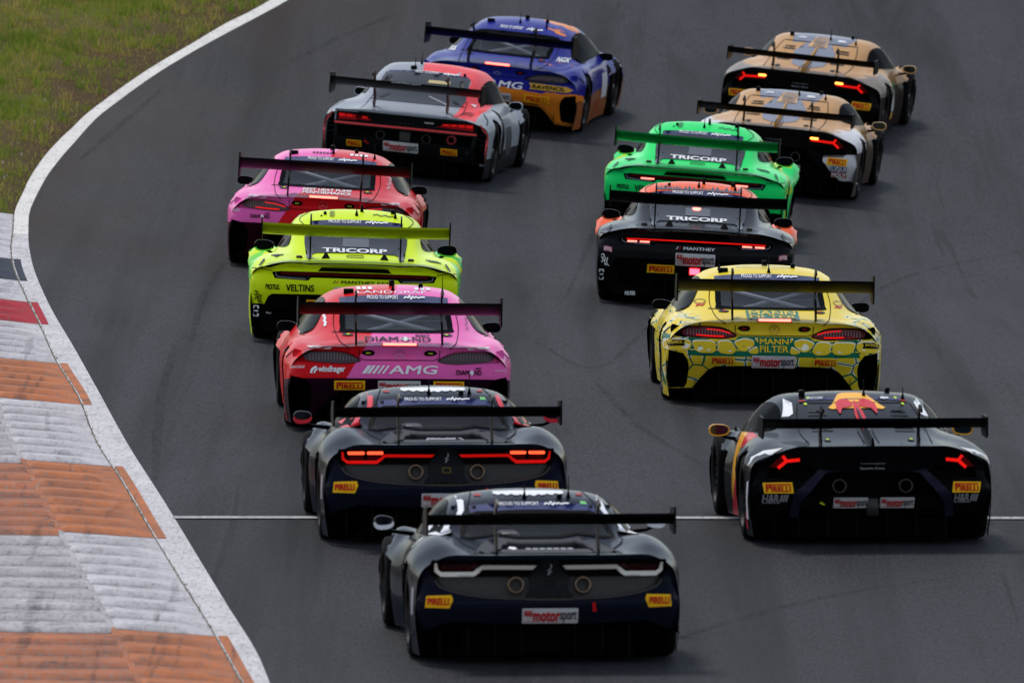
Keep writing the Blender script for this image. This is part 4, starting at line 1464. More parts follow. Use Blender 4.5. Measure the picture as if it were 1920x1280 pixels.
def build_scaly():
    L = dict(paint=scales_paint(), lens=mat('red_smoked_lens', (104, 34, 40), .1, coat=1.0), led=LED, lit=(1, 1), pull=REDP, badge=mat('badge_gold', (190, 160, 70), .3, .7), ant=(-.43, .02))
    c = coupe('yellow race car covered in green edged snake scales, with MANN FILTER panels', 1441, 750, 1.6, L)
    GR = mat('print_scale_green', (22, 112, 82), .35, coat=.6)
    YL = mat('print_scale_yellow', (228, 198, 44), .35, coat=.6)
    HL = mat('print_scale_white', (244, 240, 214), .4)
    # green band across the bumper, yellow cells with pale glints on it
    c.dec('livery_band', GR, [(-.985, .60), (-.93, .56), (-.60, .535), (-.33, .562), (.33, .562), (.60, .535), (.93, .56), (.985, .60), (.985, .45), (.80, .385), (.55, .378), (-.55, .378), (-.80, .385), (-.985, .45)], lift=.003)
    cells = [[(200, 600), (385, 615), (402, 660), (370, 702), (200, 692)], [(402, 618), (575, 622), (582, 700), (545, 718), (440, 712), (408, 665)],
             [(592, 622), (690, 618), (738, 690), (700, 726), (610, 716), (594, 690)], [(706, 630), (800, 598), (872, 620), (862, 662), (800, 704), (755, 694)],
             [(868, 602), (902, 602), (902, 645)], [(820, 702), (890, 655), (902, 712), (842, 716)]]
    def cut(pts, n=2):
        for _ in range(n):
            pts = [q for a, b in zip(pts, pts[1:] + pts[:1]) for q in ((a[0] * .8 + b[0] * .2, a[1] * .8 + b[1] * .2), (a[0] * .2 + b[0] * .8, a[1] * .2 + b[1] * .8))]
        return pts
    for q in cells:
        q = [((x - 1020) / 819, (1050 - y) / 819) for x, y in q]
        qx, qe = np.mean([p[0] for p in q]), np.mean([p[1] for p in q])
        for f in (lambda v: v, mx):
            o = c.dec('livery_scale', HL, f(cut(q)), lift=.006, grid=.08)
            c.dec('livery_scale_face', YL, f(cut([(qx + (a - qx) * .97 + .004, qe + (b - qe) * .90 - .007) for a, b in q])), lift=.008, parent=o, grid=.08)
            if len(q) > 4:
                gl = [(qx + .01, qe - .034), (qx + .05, qe - .038), (qx + .062, qe - .022), (qx + .03, qe - .026)]
                c.dec('livery_glint', HL, f(cut(gl, 1)), lift=.010, parent=o, grid=.08)
    p = c.dec('name_panel', GR, [(-.150, .402), (.148, .402), (.148, .548), (-.150, .548)], lift=.008)
    c.txt('MANN', -.132, .130, .488, .540, YL, .012, .02, 0, p); c.txt('FILTER', -.132, .130, .422, .474, YL, .012, .02, 0, p)
    p = c.dec('name_panel', GR, [(-.245, .716), (.24, .716), (.24, .818), (-.245, .818)], lift=.004)
    c.txt('MANN', -.215, .21, .772, .810, YL, .008, .02, 0, p); c.txt('FILTER', -.215, .21, .726, .762, YL, .008, .02, 0, p)
    for sd in (-1, 1):
        t = c.dec('oil_label', BLACKP, [(sd * .975, .525), (sd * .815, .520), (sd * .83, .495), (sd * .815, .470), (sd * .965, .472)][::-sd], lift=.010)
        a = sorted((sd * .955, sd * .84))
        c.txt('RAVENOL', a[0], a[1], .486, .511, YL, .014, .02, 0, t)
    c.tyre_sticker(-.585, -.36, .305, .375, lift=.007, base=YL); c.tyre_sticker(.36, .585, .300, .37, lift=.007, base=YL)
    c.sponsor_plate(-.205, .195, .285, .388)
    c.dec('roof_emblem', mat('print_pale_green', (214, 220, 190), .5), ell(-.02, 1.218, .26, .016, 24), [ell(-.02, 1.218, .235, .011, 24)], lift=.005)
    w = mat('wing_print', (30, 120, 84), .4)
    for sd, x in ((-1, -.64), (1, .64)):
        c.ribs('fender_scribble', REDP, [crv([(x - .04, .865), (x - .01, .89), (x + .01, .87), (x + .04, .895)], 3), [(x - .03, .88), (x + .02, .872)]], .010, .006)
        c.dec('fender_script', BLACKP, ell(x, .915, .05, .025, 16), [ell(x, .915, .044, .020, 16)], lift=.006)

def build_blue():
    BL = (30, 36, 132)
    OR = (226, 128, 40)
    pt = paint('royal_blue_paint', BL, [(OR, [(0, -SLOPE, -1, .44), (0, -1, 0, .6)], .07, 3.0),
                                        (OR, [(0, 1, 0, -.55), (0, 0, 1, -.9), (.25, 0, 1, -1.24)], .12, 3.0),
                                        (OR, [(0, 0, 1, -.80), (0, -1, 0, -.05), (0, 0, -1, .92), (0, 0, 0, -.06)], .16, 7.0),
                                        ((150, 84, 36), [(1, 0, 0, -.9), (0, 0, -1, .42)], .08, 3.0)], rough=.3, coat=.9)
    L = dict(paint=pt, lens=mat('smoked_lens_dark', (52, 46, 52), .1, coat=1.0), lit=(0, 0), pull=REDP, scoop=pt, badge=mat('badge_blue_chrome', (120, 126, 190), .25, .9), banner=False, trim=mat('bumper_trim_orange', (176, 104, 36), .4), ant=(-.04, .3))
    c = coupe('royal blue race car with orange splashes, RAVENOL sash and orange lower bumper', 942, 231, -8.0, L)
    wordmark(c, -.36, .33, .438, .518, WHITE)
    t = c.dec('oil_sash', GOLDP, [(.40, .530), (.86, .524), (.93, .490), (.86, .455), (.42, .455), (.43, .49)], lift=.007)
    c.txt('RAVENOL', .45, .84, .468, .512, BLACKP, .011, .02, 0, t)
    t = c.dec('oil_sash', GOLDP, [(-.40, .530), (-.86, .524), (-.93, .490), (-.86, .455), (-.42, .455), (-.43, .49)][::-1], lift=.007)
    c.txt('RAVENOL', -.84, -.45, .468, .512, BLACKP, .011, .02, 0, t)
    c.tyre_sticker(.36, .66, .300, .385); c.tyre_sticker(-.66, -.36, .300, .385)
    c.sponsor_plate(-.20, .20, .29, .38)
    for x, t in ((-.78, 'NGK'), (.60, 'NGK')):
        c.txt(t, x - .0, x + .12, .815, .87, WHITE, .006, .06)
    c.sdec('start_number_panel', PLATE, [(1.55, .30), (1.90, .30), (1.90, .60), (1.55, .60)], 1)
    c.sdec('door_print', mat('print_dark_orange', (150, 70, 30), .5), [(1.0, .16), (1.5, .16), (1.5, .30), (1.0, .30)], 1)
    c.sdec('side_scoop', MATTE, rnd([(1.95, .25), (2.13, .25), (2.16, .62), (2.02, .66), (1.94, .5)], 2), 1, lift=.006)

# ================================================================== rear-engined coupe (three of them)
REARENG = dict(
    y0=-1.05, yF=3.45, rise=.055, wide=1.022, drop_rear=.022, bow=0.14, corner=0.10, ws=(1.28, 2.08), arch=.375,
    top=[(-1.05, .800), (-1.0, .818), (-.9, .820), (-.7, .822), (-.45, .848), (-.2, .905), (0, .955), (.4, 1.058), (.8, 1.135), (1.1, 1.165), (1.4, 1.150), (1.8, 1.02), (2.1, .87), (2.5, .76), (3.1, .64), (3.45, .45)],
    x2=[(-1.05, .42), (-.7, .50), (-.4, .52), (0, .56), (.4, .56), (.8, .53), (1.2, .51), (1.6, .56), (2.1, .64), (3.45, .5)],
    drop=[(-1.05, .006), (-.7, .012), (-.3, .03), (.2, .05), (.8, .06), (1.4, .06), (2., .02), (3.45, .02)],
    x3=[(-1.05, .66), (-.6, .66), (-.2, .66), (.2, .68), (.6, .72), (1.0, .75), (1.6, .76), (2.1, .72), (3.45, .55)],
    z3=[(-1.05, .795), (-.6, .82), (-.2, .845), (.3, .85), (.8, .84), (1.6, .80), (2.1, .78), (2.8, .66), (3.45, .42)],
    x4=[(-1.05, .82), (-.5, .85), (0, .86), (.5, .85), (1.2, .84), (2.0, .86), (2.5, .87), (3.1, .82), (3.45, .66)],
    z4=[(-1.05, .760), (-.5, .800), (0, .810), (.5, .78), (1.2, .68), (1.9, .70), (2.4, .785), (2.6, .785), (3.1, .64), (3.45, .38)],
    x5=[(-1.05, .955), (-.5, .985), (0, .99), (.5, .975), (1.2, .93), (1.9, .98), (2.5, 1.0), (3.1, .95), (3.45, .75)],
    z5=[(-1.05, .705), (-.5, .735), (0, .74), (.5, .70), (1.2, .55), (1.9, .62), (2.4, .735), (2.6, .735), (3.1, .54), (3.45, .33)],
    x6=[(-1.05, .985), (-.3, 1.005), (0, 1.01), (.5, .99), (1.2, .945), (2, .98), (2.5, 1.005), (3.1, .97), (3.45, .78)],
    z6=[(-1.05, .50), (0, .50), (1.2, .30), (3.45, .28)],
    prof=[(.06, .16), (.25, .12), (.40, .06), (.48, .0), (.55, -.02), (.63, -.01), (.68, .04), (.72, .10), (.77, .085), (.80, .0), (.82, 0)],
)
def rearengined(label, px, py, yaw, L):
    c = Car(REARENG, label, px, py, yaw, 2.507)
    P = L['paint']
    c.shell(P, None)
    slot = [(-.365, .655), (-.32, .695), (.32, .695), (.365, .655)]
    bar = [(-.805, .640), (-.72, .650), (.72, .650), (.805, .640), (.775, .575), (.45, .560), (.42, .590), (-.42, .590), (-.45, .560), (-.775, .575)]
    low = [(-1.0, .305), (-.87, .315), (-.835, .40), (-.80, .425), (0, .432)]
    c.fascia(P, low, [slot, bar], wall=.05, limit=.32)
    c.recess(MATTE, slot, .05, 'air_slot', scale=1.06)
    hb = c.recess(MATTE, bar, .06, 'lamp_housing', scale=1.03)
    # one full-width lamp with two clusters
    lamp = c.sheet('light_bar', L.get('bar', LENSR), ribbon([(-.72, .628), (.72, .628)], .030), (), c.fmap(.015), .06, .03)
    if L.get('thin'):
        c.sheet('led_strip', LED, ribbon([(-.72, .628), (.72, .628)], .012), (), c.fmap(.008), .06, 0, lamp)
    for sd in (-1, 1):
        pod = [(sd * .775, .632), (sd * .43, .612), (sd * .45, .568), (sd * .76, .582)][::sd]
        t = c.sheet('tail_lamp', mat('pod_dark', (30, 28, 31), .12, coat=1.0), pod, (), c.fmap(.03), .06, .02)
        c.sheet('lamp_trim', mat('lens_trim_grey', (120, 120, 126), .3), ribbon(crv([(sd * .765, .630), (sd * .735, .592), (sd * .47, .576)], 4), .010), (), c.fmap(.022), .05, 0, t)
        if L.get('lit'):
            for a, b in ((.50, .60), (.63, .73)) if L['lit'] == 2 else ((.47, .62),):
                c.sheet('led_cluster', LEDHOT if L['lit'] == 1 else LEDHOT, ribbon([(sd * (a - .02), .602), (sd * (b - .02), .602)], .016), (), c.fmap(.018), .05, 0, t)
    # lower bumper in black, with corner boxes and diffuser
    lowm = L.get('low', CARBON)
    cor = [(-.80, .30), (-.50, .29), (-.48, .235), (-.52, .17), (-.78, .19)]
    outer = [(-1.0, .315), (-.995, .09), (-.80, .05), (-.46, .06), (-.42, .20), (.42, .20), (.46, .06), (.80, .05), (.995, .09), (1.0, .315), (.87, .325), (.835, .41), (.80, .435), (-.80, .435), (-.835, .41), (-.87, .325)]
    c.sheet('lower_bumper', lowm, outer, [cor, mx(cor)], c.fmap(.02), .06, .06, surf=True)
    for q in (cor, mx(cor)):
        c.recess(MATTE, q, .12, 'vent_back', scale=1.06)
    c.sheet('bumper_lip', CARBON, ribbon([(-.99, .155), (-.8, .185), (-.5, .165)], .020), (), c.fmap(-.02), .06, .05)
    c.sheet('bumper_lip', CARBON, ribbon([(.99, .155), (.8, .185), (.5, .165)], .020), (), c.fmap(-.02), .06, .05)
    c.diffuser(.46, .21, strakes=(-.3, -.1, .1, .3))
    # rear pane with lettering
    pane = [(-.505, 1.085), (0, 1.10), (.505, 1.085), (.50, .93), (.475, .78), (.452, .745), (.430, .755), (.418, .815), (.38, .828), (0, .836), (-.38, .828), (-.418, .815), (-.430, .755), (-.452, .745), (-.475, .78), (-.50, .93)]
    c.dec('rear_window', mat('grey_film_glass', (34, 35, 40), .12, coat=.7), pane, lift=.006, grid=.06, ymax=.9)
    c.dec('camera_box', mat('box_behind_glass', (92, 94, 102), .35, coat=.5), rrect(-.125, .13, .895, .985, .012), lift=.010)
    c.txt('TRICORP', -.315, .305, .836, .878, WHITE, .010, .055)
    for x in (-.46, .44, -.41, .42):
        c.dec('window_pin', BLACKP, ell(x, .98 if abs(x) > .43 else .90, .008, .008, 8), lift=.010)
    for sd in (-1, 1):
        x = sd * .285
        # small triangular blades standing on the lid
        p = c.ray(x, .768, 0); q = c.ray(x, .815, 0)
        V = [(x - .048, p.y, p.z - .005), (x + .048, p.y, p.z - .005), (x + .012, p.y + .05, p.z + .052), (x - .012, p.y + .05, p.z + .052), (x - .04, p.y + .12, p.z), (x + .04, p.y + .12, p.z)]
        obj('lid_fin', V, [(0, 1, 2, 3), (0, 3, 4), (1, 5, 2), (3, 2, 5, 4)], SATIN, c.root, smooth=False)
        p = c.ray(sd * .545, .772, 0)
        ft = bevel_box('lid_catch', (p.x - .03, p.x + .03, p.y - .03, p.y + .05, p.z - .02, p.z + .022), mat('catch_grey', (70, 62, 58), .4), c.root, .01, 2)
        c.dec('tow_strap', BLACKP, [(sd * .935, .665), (sd * .922, .665), (sd * .872, .740), (sd * .888, .745)][::sd], lift=.012)
    gap = mat('panel_gap', (18, 17, 18), 0.8)
    c.ribs('panel_gap', gap, [[(-1.0, .655), (-.80, .652)], [(1.0, .655), (.80, .652)], crv([(-.50, 1.08), (-.56, 1.14), (-.49, 1.2), (-.45, 1.225)], 4), crv([(.50, 1.08), (.56, 1.14), (.49, 1.2), (.45, 1.225)], 4), [(-.085, .800), (-.075, .812), (.075, .812), (.085, .800), (.075, .79), (-.075, .79), (-.085, .80)]], .006)
    sw = rnd([(.30, .88), (.45, .97), (.75, 1.04), (1.1, 1.07), (1.5, 1.02), (1.85, .88), (1.9, .82), (1.0, .84)], 3)
    c.side_glass(sw)
    c.wheels(.99, .31, .29)
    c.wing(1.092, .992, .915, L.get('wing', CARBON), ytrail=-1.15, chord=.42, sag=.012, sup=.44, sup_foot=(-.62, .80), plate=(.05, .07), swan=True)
    c.mirror(.905, .945, .095, .055, CARBON, 1.72, L.get('mirror'), -.45, .70, glassm=DGLASS)
    # louvred front wings, seen past the cabin
    for sd in (-1, 1):
        c.dec('wing_vent', BLACKP, rnd([(sd * .80, .885), (sd * .86, .915), (sd * .92, .915), (sd * .90, .885)], 2)[::sd], lift=.006) if False else None
    c.antenna(0.0, 1.185, .10, .006); c.antenna(.05, 1.23, .07, .018, False); c.antenna(.38, 1.17, .10, .006)
    c.antenna(-.345, 1.17, .01, .012, False); c.antenna(.33, .64, .60, .0035, False)
    c.knob(-.31, 1.19, d=(.03, .03, .01)); c.knob(.36, 1.22, d=(.05, .05, .02))
    c.banner(.455, 1.083, 1.138, .018, te=(1.108, 1.128), tx=(-.27, .05), lx=(.09, .31))
    return c

def manthey(c, e, col, accent):
    c.txt('MANTHEY', -.125, .20, e, e + .030, col, .007, .015)
    for k in range(2):
        c.dec('letter_bar', accent if k else col, [(-.205 + .028 * k, e), (-.197 + .028 * k, e), (-.178 + .028 * k, e + .03), (-.186 + .028 * k, e + .03)], lift=.007)

def hand_mark(c, x, e, m, lift=.008):
    """flexed hand line emblem with curl"""
    c.ribs('emblem_print', m, [crv([(x - .035, e + .05), (x - .02, e + .062), (x - .005, e + .045), (x - .02, e + .02), (x - .035, e + .035)], 3), crv([(x - .03, e - .02), (x - .01, e + .01), (x + .01, e - .05)], 3),
                               crv([(x + .01, e + .03), (x + .0, e - .02), (x + .025, e - .05)], 3), crv([(x + .03, e + .03), (x + .022, e - .02), (x + .045, e - .05)], 3)], .010, lift)
def bracket_mark(c, x, e, m, lift=.008):
    c.ribs('bracket_print', m, [[(x - .02, e + .025), (x - .02, e + .05), (x + .02, e + .05), (x + .02, e + .025)], [(x - .02, e - .025), (x - .02, e - .05), (x + .02, e - .05), (x + .02, e - .025)], [(x - .02, e), (x + .02, e)]], .012, lift)

def build_lime():
    Y = (214, 240, 24)
    def pat(b, co, cur):
        sep = b.n('SeparateXYZ'); b.l(co, sep.inputs[0])
        ax = b.math('ABSOLUTE', sep.outputs['X'])
        v = b.n('TexVoronoi', feature='F1'); v.inputs['Scale'].default_value = 4.0
        st = b.coord('Object', (0.9, .6, 1.6)); b.l(st, v.inputs['Vector'])
        sc = b.n('SeparateColor'); b.l(v.outputs['Color'], sc.inputs[0])
        m = b.math('MULTIPLY', b.math('GREATER_THAN', sc.outputs[0], .52), b.math('GREATER_THAN', b.math('MULTIPLY_ADD', sep.outputs['Y'], .10, ax), .93))
        cur = b.mix(m, cur, lin((120, 222, 78)))
        m2 = b.math('MULTIPLY', b.math('GREATER_THAN', sc.outputs[1], .7), b.math('GREATER_THAN', b.math('MULTIPLY_ADD', sep.outputs['Y'], .10, ax), .93))
        return b.mix(m2, cur, lin((66, 190, 60)))
    L = dict(paint=paint('lime_yellow_paint', Y, [], pattern=pat, rough=.32, coat=.9), wing=paint('lime_shaded_wing_paint', (150, 168, 20), [], rough=.3, coat=.9), mirror=mat('mirror_lime', (120, 232, 60), .35, coat=.6), bar=LENSR)  # wing: body lime darkened, its underside's shade and dark reflection put into the colour
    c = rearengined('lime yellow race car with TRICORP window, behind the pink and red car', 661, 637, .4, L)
    manthey(c, .540, BLACKP, REDP)
    c.txt('EMA', .225, .395, .540, .570, BLACKP, .007, .0)
    c.txt('MOTUL', -.86, -.725, .470, .515, BLACKP, .007, .03, .15); c.txt('VELTINS', -.66, -.39, .458, .520, BLACKP, .007, .02)
    c.sponsor_plate(-.19, .20, .425, .505)
    hand_mark(c, -.93, .370, mat('print_olive', (70, 76, 20), .5)); bracket_mark(c, -.93, .245, WHITE, .03)
    c.txt('BILSTEIN', -.84, -.73, .245, .262, WHITE, .03, .0); 
    c.tyre_sticker(-.46, -.19, .30, .395, lift=.03); c.tyre_sticker(.19, .46, .30, .395, lift=.03)
    c.ribs('fender_numeral', BLACKP, [[(-.80, .785), (-.70, .80)], [(-.82, .79), (-.74, .80), (-.76, .775)], [(-.72, .80), (-.78, .77)]], .012, .006)
    for k in range(4):
        c.ribs('fender_numeral', BLACKP, [[(.69 + .03 * k, .790 - .004 * k), (.75 + .03 * k, .765 - .004 * k)]], .010, .006)
    c.ribs('roof_print', BLACKP, [[(-.265, 1.165 + .011 * k), (-.215, 1.166 + .011 * k)] for k in range(6)], .005, .006)
    c.ribs('roof_script', mat('print_olive', (70, 76, 20), .5), [crv([(.16, 1.19), (.2, 1.20), (.24, 1.185), (.28, 1.195), (.32, 1.18), (.36, 1.19)], 3)], .008, .006)

def build_green():
    G = (26, 226, 108)
    def pat(b, co, cur):
        sep = b.n('SeparateXYZ'); b.l(co, sep.inputs[0])
        ax = b.math('ABSOLUTE', sep.outputs['X'])
        v = b.n('TexVoronoi', feature='F1'); v.inputs['Scale'].default_value = 4.0
        st = b.coord('Object', (0.9, .6, 1.6)); b.l(st, v.inputs['Vector'])
        sc = b.n('SeparateColor'); b.l(v.outputs['Color'], sc.inputs[0])
        m = b.math('MULTIPLY', b.math('GREATER_THAN', sc.outputs[0], .5), b.math('GREATER_THAN', b.math('MULTIPLY_ADD', sep.outputs['Y'], .12, ax), .95))
        return b.mix(m, cur, lin((186, 224, 40)))
    L = dict(paint=paint('bright_green_paint', G, [], pattern=pat, rough=.32, coat=.9), wing=paint('green_wing_paint', (8, 120, 52), [], rough=.3, coat=.9), mirror=mat('mirror_green', (110, 232, 60), .35, coat=.6), bar=LENSR, lit=1)
    c = rearengined('bright green race car with TRICORP window, ahead of the black and orange car', 1300, 442, -3.0, L)
    c.txt('MOTUL', -.86, -.725, .470, .515, BLACKP, .007, .03, .15); c.txt('VELTINS', -.66, -.39, .458, .520, BLACKP, .007, .02)
    c.sponsor_plate(-.19, .20, .425, .505)
    manthey(c, .540, BLACKP, REDP)
    c.ribs('roof_print', BLACKP, [[(-.295, 1.165 + .011 * k), (-.245, 1.166 + .011 * k)] for k in range(6)], .005, .006)
    c.ribs('fender_numeral', mat('print_dark_green', (10, 90, 50), .5), [[(-.80, .785), (-.70, .80)], [(-.82, .79), (-.74, .80), (-.76, .775)], [(-.72, .80), (-.78, .77)]], .014, .006)
    for k in range(4):
        c.ribs('fender_numeral', mat('print_dark_green', (10, 90, 50), .5), [[(.67 + .03 * k, .800 - .004 * k), (.73 + .03 * k, .772 - .004 * k)]], .012, .006)
    for k in range(6):
        c.sdec('flank_glyph', BLACKP, [(2.3, .34 + .06 * k), (2.36, .34 + .06 * k), (2.36, .375 + .06 * k), (2.3, .375 + .06 * k)], 1)
    c.ribs('roof_script', mat('print_dark_green', (10, 90, 50), .5), [crv([(.16, 1.19), (.2, 1.20), (.24, 1.185), (.28, 1.195), (.32, 1.18), (.36, 1.19)], 3)], .008, .006)
    c.tyre_sticker(-.46, -.19, .30, .395, lift=.03); c.tyre_sticker(.19, .46, .30, .395, lift=.03)

def build_black():
    OR = (244, 96, 40)
    BK = (26, 26, 29)
    L = dict(paint=paint('black_and_orange_paint', BK, [(OR, [(0, 1, 0, -1.45)]), (OR, [(0, 1, 0, -.62), (0, SLOPE, 1, -1.15)], .0, 1)], rough=.26, coat=1.0), mirror=mat('mirror_orange', (244, 110, 50), .35, coat=.6), thin=True, lit=2, bar=LENSR)
    c = rearengined('black race car with orange roof and jagged tree line, nose close to the green car', 1299, 569, -.8, L)
    OM = mat('print_orange', OR, .35, coat=.6)
    TREE = mat('print_slate', (86, 82, 92), .4, coat=.5)
    # saw-edged fir skyline along the rear of the roof
    rr = random.Random(3)
    pts = [(-.44, 1.150)]
    x = -.44
    while x < .42:
        w = rr.uniform(.02, .055); h = rr.uniform(.012, .055)
        pts += [(x + w * .5, 1.150 + h), (x + w, 1.148 + rr.uniform(0, .006))]
        x += w
    pts += [(.44, 1.138), (.2, 1.14), (-.2, 1.142), (-.44, 1.138)]
    c.dec('tree_print', TREE, pts[::-1], lift=.005, grid=.05)
    manthey(c, .535, WHITE, REDP)
    c.sponsor_plate(-.205, .205, .385, .500, lift=.012)
    c.tyre_sticker(-.49, -.21, .30, .387, lift=.026); c.tyre_sticker(.21, .49, .30, .387, lift=.026)
    rl = c.dec('rain_light', mat('rain_lamp_lit', (255, 60, 70), .4, emit=5.0, emit_color=(255, 64, 84)), rrect(-.05, .048, .302, .366, .006), lift=.030, wall=.02)
    c.dec('rain_light_housing', REDP, rrect(-.06, .058, .292, .376, .006), lift=.024)
    bl = c.dec('brake_light', LEDHOT, rnd([(-.055, .985), (.03, .985), (.02, .955), (-.04, .955)], 2), lift=.014, wall=.01)
    for sd in (-1, 1):
        a = sorted((sd * .945, sd * .86))
        b_ = c.dec('oil_label', mat('print_rose', (206, 120, 132), .5), [(a[0], .47), (a[1], .47), (a[1], .52), (a[0], .52)], lift=.006)
        c.txt('MOTUL', a[0] + .008, a[1] - .008, .480, .508, WHITE, .010, .03, 0, b_)
    hand_mark(c, -.93, .375, WHITE, .008); bracket_mark(c, -.94, .235, WHITE, .03)
    c.txt('HLESS', -.70, -.60, .055, .095, WHITE, .03, .03)
    c.ribs('underline_print', WHITE, [[(-.71, .035), (-.59, .025)]], .008, .03)

# ================================================================== mid-engined coupe with tall hips (two of them, navy)
HIPS = dict(
    y0=-0.86, yF=3.62, bow=0.16, corner=0.10, ws=(1.75, 2.5), arch=.385,
    top=[(-.86, .828), (-.8, .832), (-.6, .822), (-.2, .828), (.2, .862), (.45, .93), (.8, 1.055), (1.1, 1.118), (1.45, 1.140), (1.8, 1.11), (2.2, .95), (2.55, .78), (3.1, .66), (3.45, .5), (3.62, .38)],
    x2=[(-.86, .46), (-.2, .44), (.2, .46), (.5, .56), (1.0, .565), (1.5, .55), (2.0, .60), (2.6, .62), (3.62, .45)],
    drop=[(-.86, .004), (-.3, .004), (.2, .02), (.6, .055), (1.4, .06), (2., .05), (2.6, .02), (3.62, .02)],
    x3=[(-.86, .60), (-.3, .58), (.2, .60), (.6, .70), (1.0, .78), (1.6, .83), (2.2, .78), (2.6, .72), (3.62, .5)],
    z3=[(-.86, .826), (-.3, .842), (.2, .868), (.6, .855), (1.2, .80), (2, .76), (2.6, .74), (3.1, .66), (3.62, .36)],
    x4=[(-.86, .76), (-.3, .79), (.1, .80), (.6, .83), (1.2, .85), (2.1, .88), (2.65, .86), (3.2, .80), (3.62, .6)],
    z4=[(-.86, .815), (-.4, .878), (0, .900), (.4, .872), (.9, .78), (1.4, .70), (2.1, .70), (2.65, .76), (3.2, .62), (3.62, .34)],
    x5=[(-.86, .935), (-.3, .975), (0, .985), (.6, .965), (1.0, .885), (1.5, .885), (2.1, .96), (2.65, .99), (3.2, .95), (3.62, .72)],
    z5=[(-.86, .705), (-.3, .755), (0, .765), (.6, .70), (1.2, .56), (2.1, .60), (2.65, .66), (3.2, .5), (3.62, .3)],
    x6=[(-.86, .985), (-.3, 1.015), (0, 1.02), (.6, .985), (1.0, .90), (1.5, .90), (2.1, .985), (2.65, 1.02), (3.2, .98), (3.62, .75)],
    z6=[(-.86, .48), (0, .48), (1.2, .32), (3.62, .28)],
    prof=[(.06, .22), (.25, .12), (.38, .03), (.46, .0), (.52, .02), (.62, .06), (.70, .06), (.76, .02), (.79, .0), (.83, 0)],
)
def hips(label, px, py, yaw, L):
    c = Car(HIPS, label, px, py, yaw, 2.66)
    NV = L['paint']
    acc = L['accent']
    win = [(-.585, .885), (-.50, .878), (-.30, .905), (-.16, .880), (.16, .880), (.30, .905), (.50, .878), (.585, .885), (.55, .98), (.50, 1.06), (.42, 1.085), (-.42, 1.085), (-.50, 1.06), (-.55, .98)]
    inner = [(x * .95, .97 + (e - .97) * .90) for x, e in win]
    c.shell(NV, inner, 1.0)
    grille = rnd([(-.845, .585), (-.80, .525), (-.66, .480), (-.42, .448), (0, .432), (.42, .448), (.66, .480), (.80, .525), (.845, .585), (.80, .600), (0, .600), (-.80, .600)], 3)
    low = [(-1.0, .16), (-.93, .20), (-.72, .27), (-.4, .25), (0, .245)]
    c.fascia(NV, low, [grille], wall=.05, limit=.20)
    # mesh behind the opening
    mm = NT('grille_mesh') if 'grille_mesh' not in _M else None
    if mm:
        v = mm.n('TexVoronoi', feature='DISTANCE_TO_EDGE'); v.inputs['Scale'].default_value = 55
        mm.l(mm.coord('Object'), v.inputs['Vector'])
        mm.l(mm.mix(mm.ramp(v.outputs['Distance'], .05, .2), lin((46, 40, 35)), lin((10, 9, 8))), mm.p.inputs['Base Color'])
        mm.p.inputs['Roughness'].default_value = .5
        _M['grille_mesh'] = mm.m
    c.recess(_M['grille_mesh'], grille, .05, 'grille_mesh', scale=1.02)
    pth = [(-.845, .575), (-.80, .520), (-.66, .474), (-.42, .442), (0, .426)]
    c.sheet('grille_rim', mat('rim_grey', (70, 66, 64), .4), ribbon(crv(pth + [(-x, e) for x, e in reversed(pth[:-1])], 3), .012), (), c.fmap(-.008), .05, .02)
    pn = c.sheet('lamp_panel', MATTE, [(-.87, .725), (.87, .725), (.90, .66), (.855, .598), (-.855, .598), (-.90, .66)], (), c.fmap(-.004), .06, .0, surf=True)
    md = c.sheet('centre_panel', mat('panel_dark', (30, 30, 33), .4), [(-.06, .72), (.06, .72), (.15, .62), (.14, .50), (.18, .452), (-.18, .452), (-.14, .50), (-.15, .62)], (), c.fmap(-.02), .05, .05, surf=True)
    # prancing emblem and a square crest
    c.ribs('emblem', GREYP, [crv([(-.010, .612), (.0, .630), (-.004, .648), (.012, .668), (.006, .690)], 3), [(.0, .630), (.016, .640)], [(.002, .650), (-.016, .642)]], .010, .004)
    c.dec('crest', L.get('crest', SATIN), rrect(-.035, .035, .525, .572, .008), [rrect(-.028, .028, .531, .566, .006)], lift=.004)
    for sd in (-1, 1):
        f = (lambda q: q) if sd < 0 else mx
        arm = [(-.068, .664), (-.50, .668), (-.535, .640), (-.565, .617), (-.80, .618), (-.835, .645), (-.842, .700)]
        t = c.sheet('tail_lamp', L['strip'], f(ribbon(arm, [w * (.74 if L.get('lit') else 1) for w in (.030, .030, .034, .036, .034, .030, .018)])), (), c.fmap(-.020), .05, .03)
        if L.get('lit'):
            for a, b in ((-.80, -.665), (-.645, -.515)):
                c.sheet('led_strip', LEDWARM, f(rrect(a, b, .678, .702, .008)), (), c.fmap(-.028), .05, .02, t)
            for a, b in ((-.79, -.67), (-.64, -.53)):
                c.sheet('lamp_lens', LENSR, f(rrect(a, b, .640, .668, .010)), (), c.fmap(-.020), .05, .01, t)
        else:
            c.sheet('lamp_lens', mat('lens_oxblood', (52, 14, 16), .15, coat=.8), f([(-.82, .695), (-.55, .700), (-.52, .68), (-.60, .640), (-.66, .640), (-.68, .655), (-.70, .640), (-.79, .640)]), (), c.fmap(-.014), .05, .02, t)
        c.ring(sd * .250, .535, .064, .046, mat('exhaust_bronze', (126, 108, 92), .35, metal=.8), .14, -.02)
        po = [(-.915, .375), (-.74, .368), (-.715, .425), (-.725, .462), (-.905, .458)]
        st = c.dec('sticker', YELP, f(po), lift=.006)
        a = (-.895, -.745) if sd < 0 else (.745, .895)
        c.txt('PIRELLI', a[0], a[1], .392, .438, REDP, .010, .04, 0, st)
    c.sponsor_plate(-.205, .21, .262, .368, lift=.012)
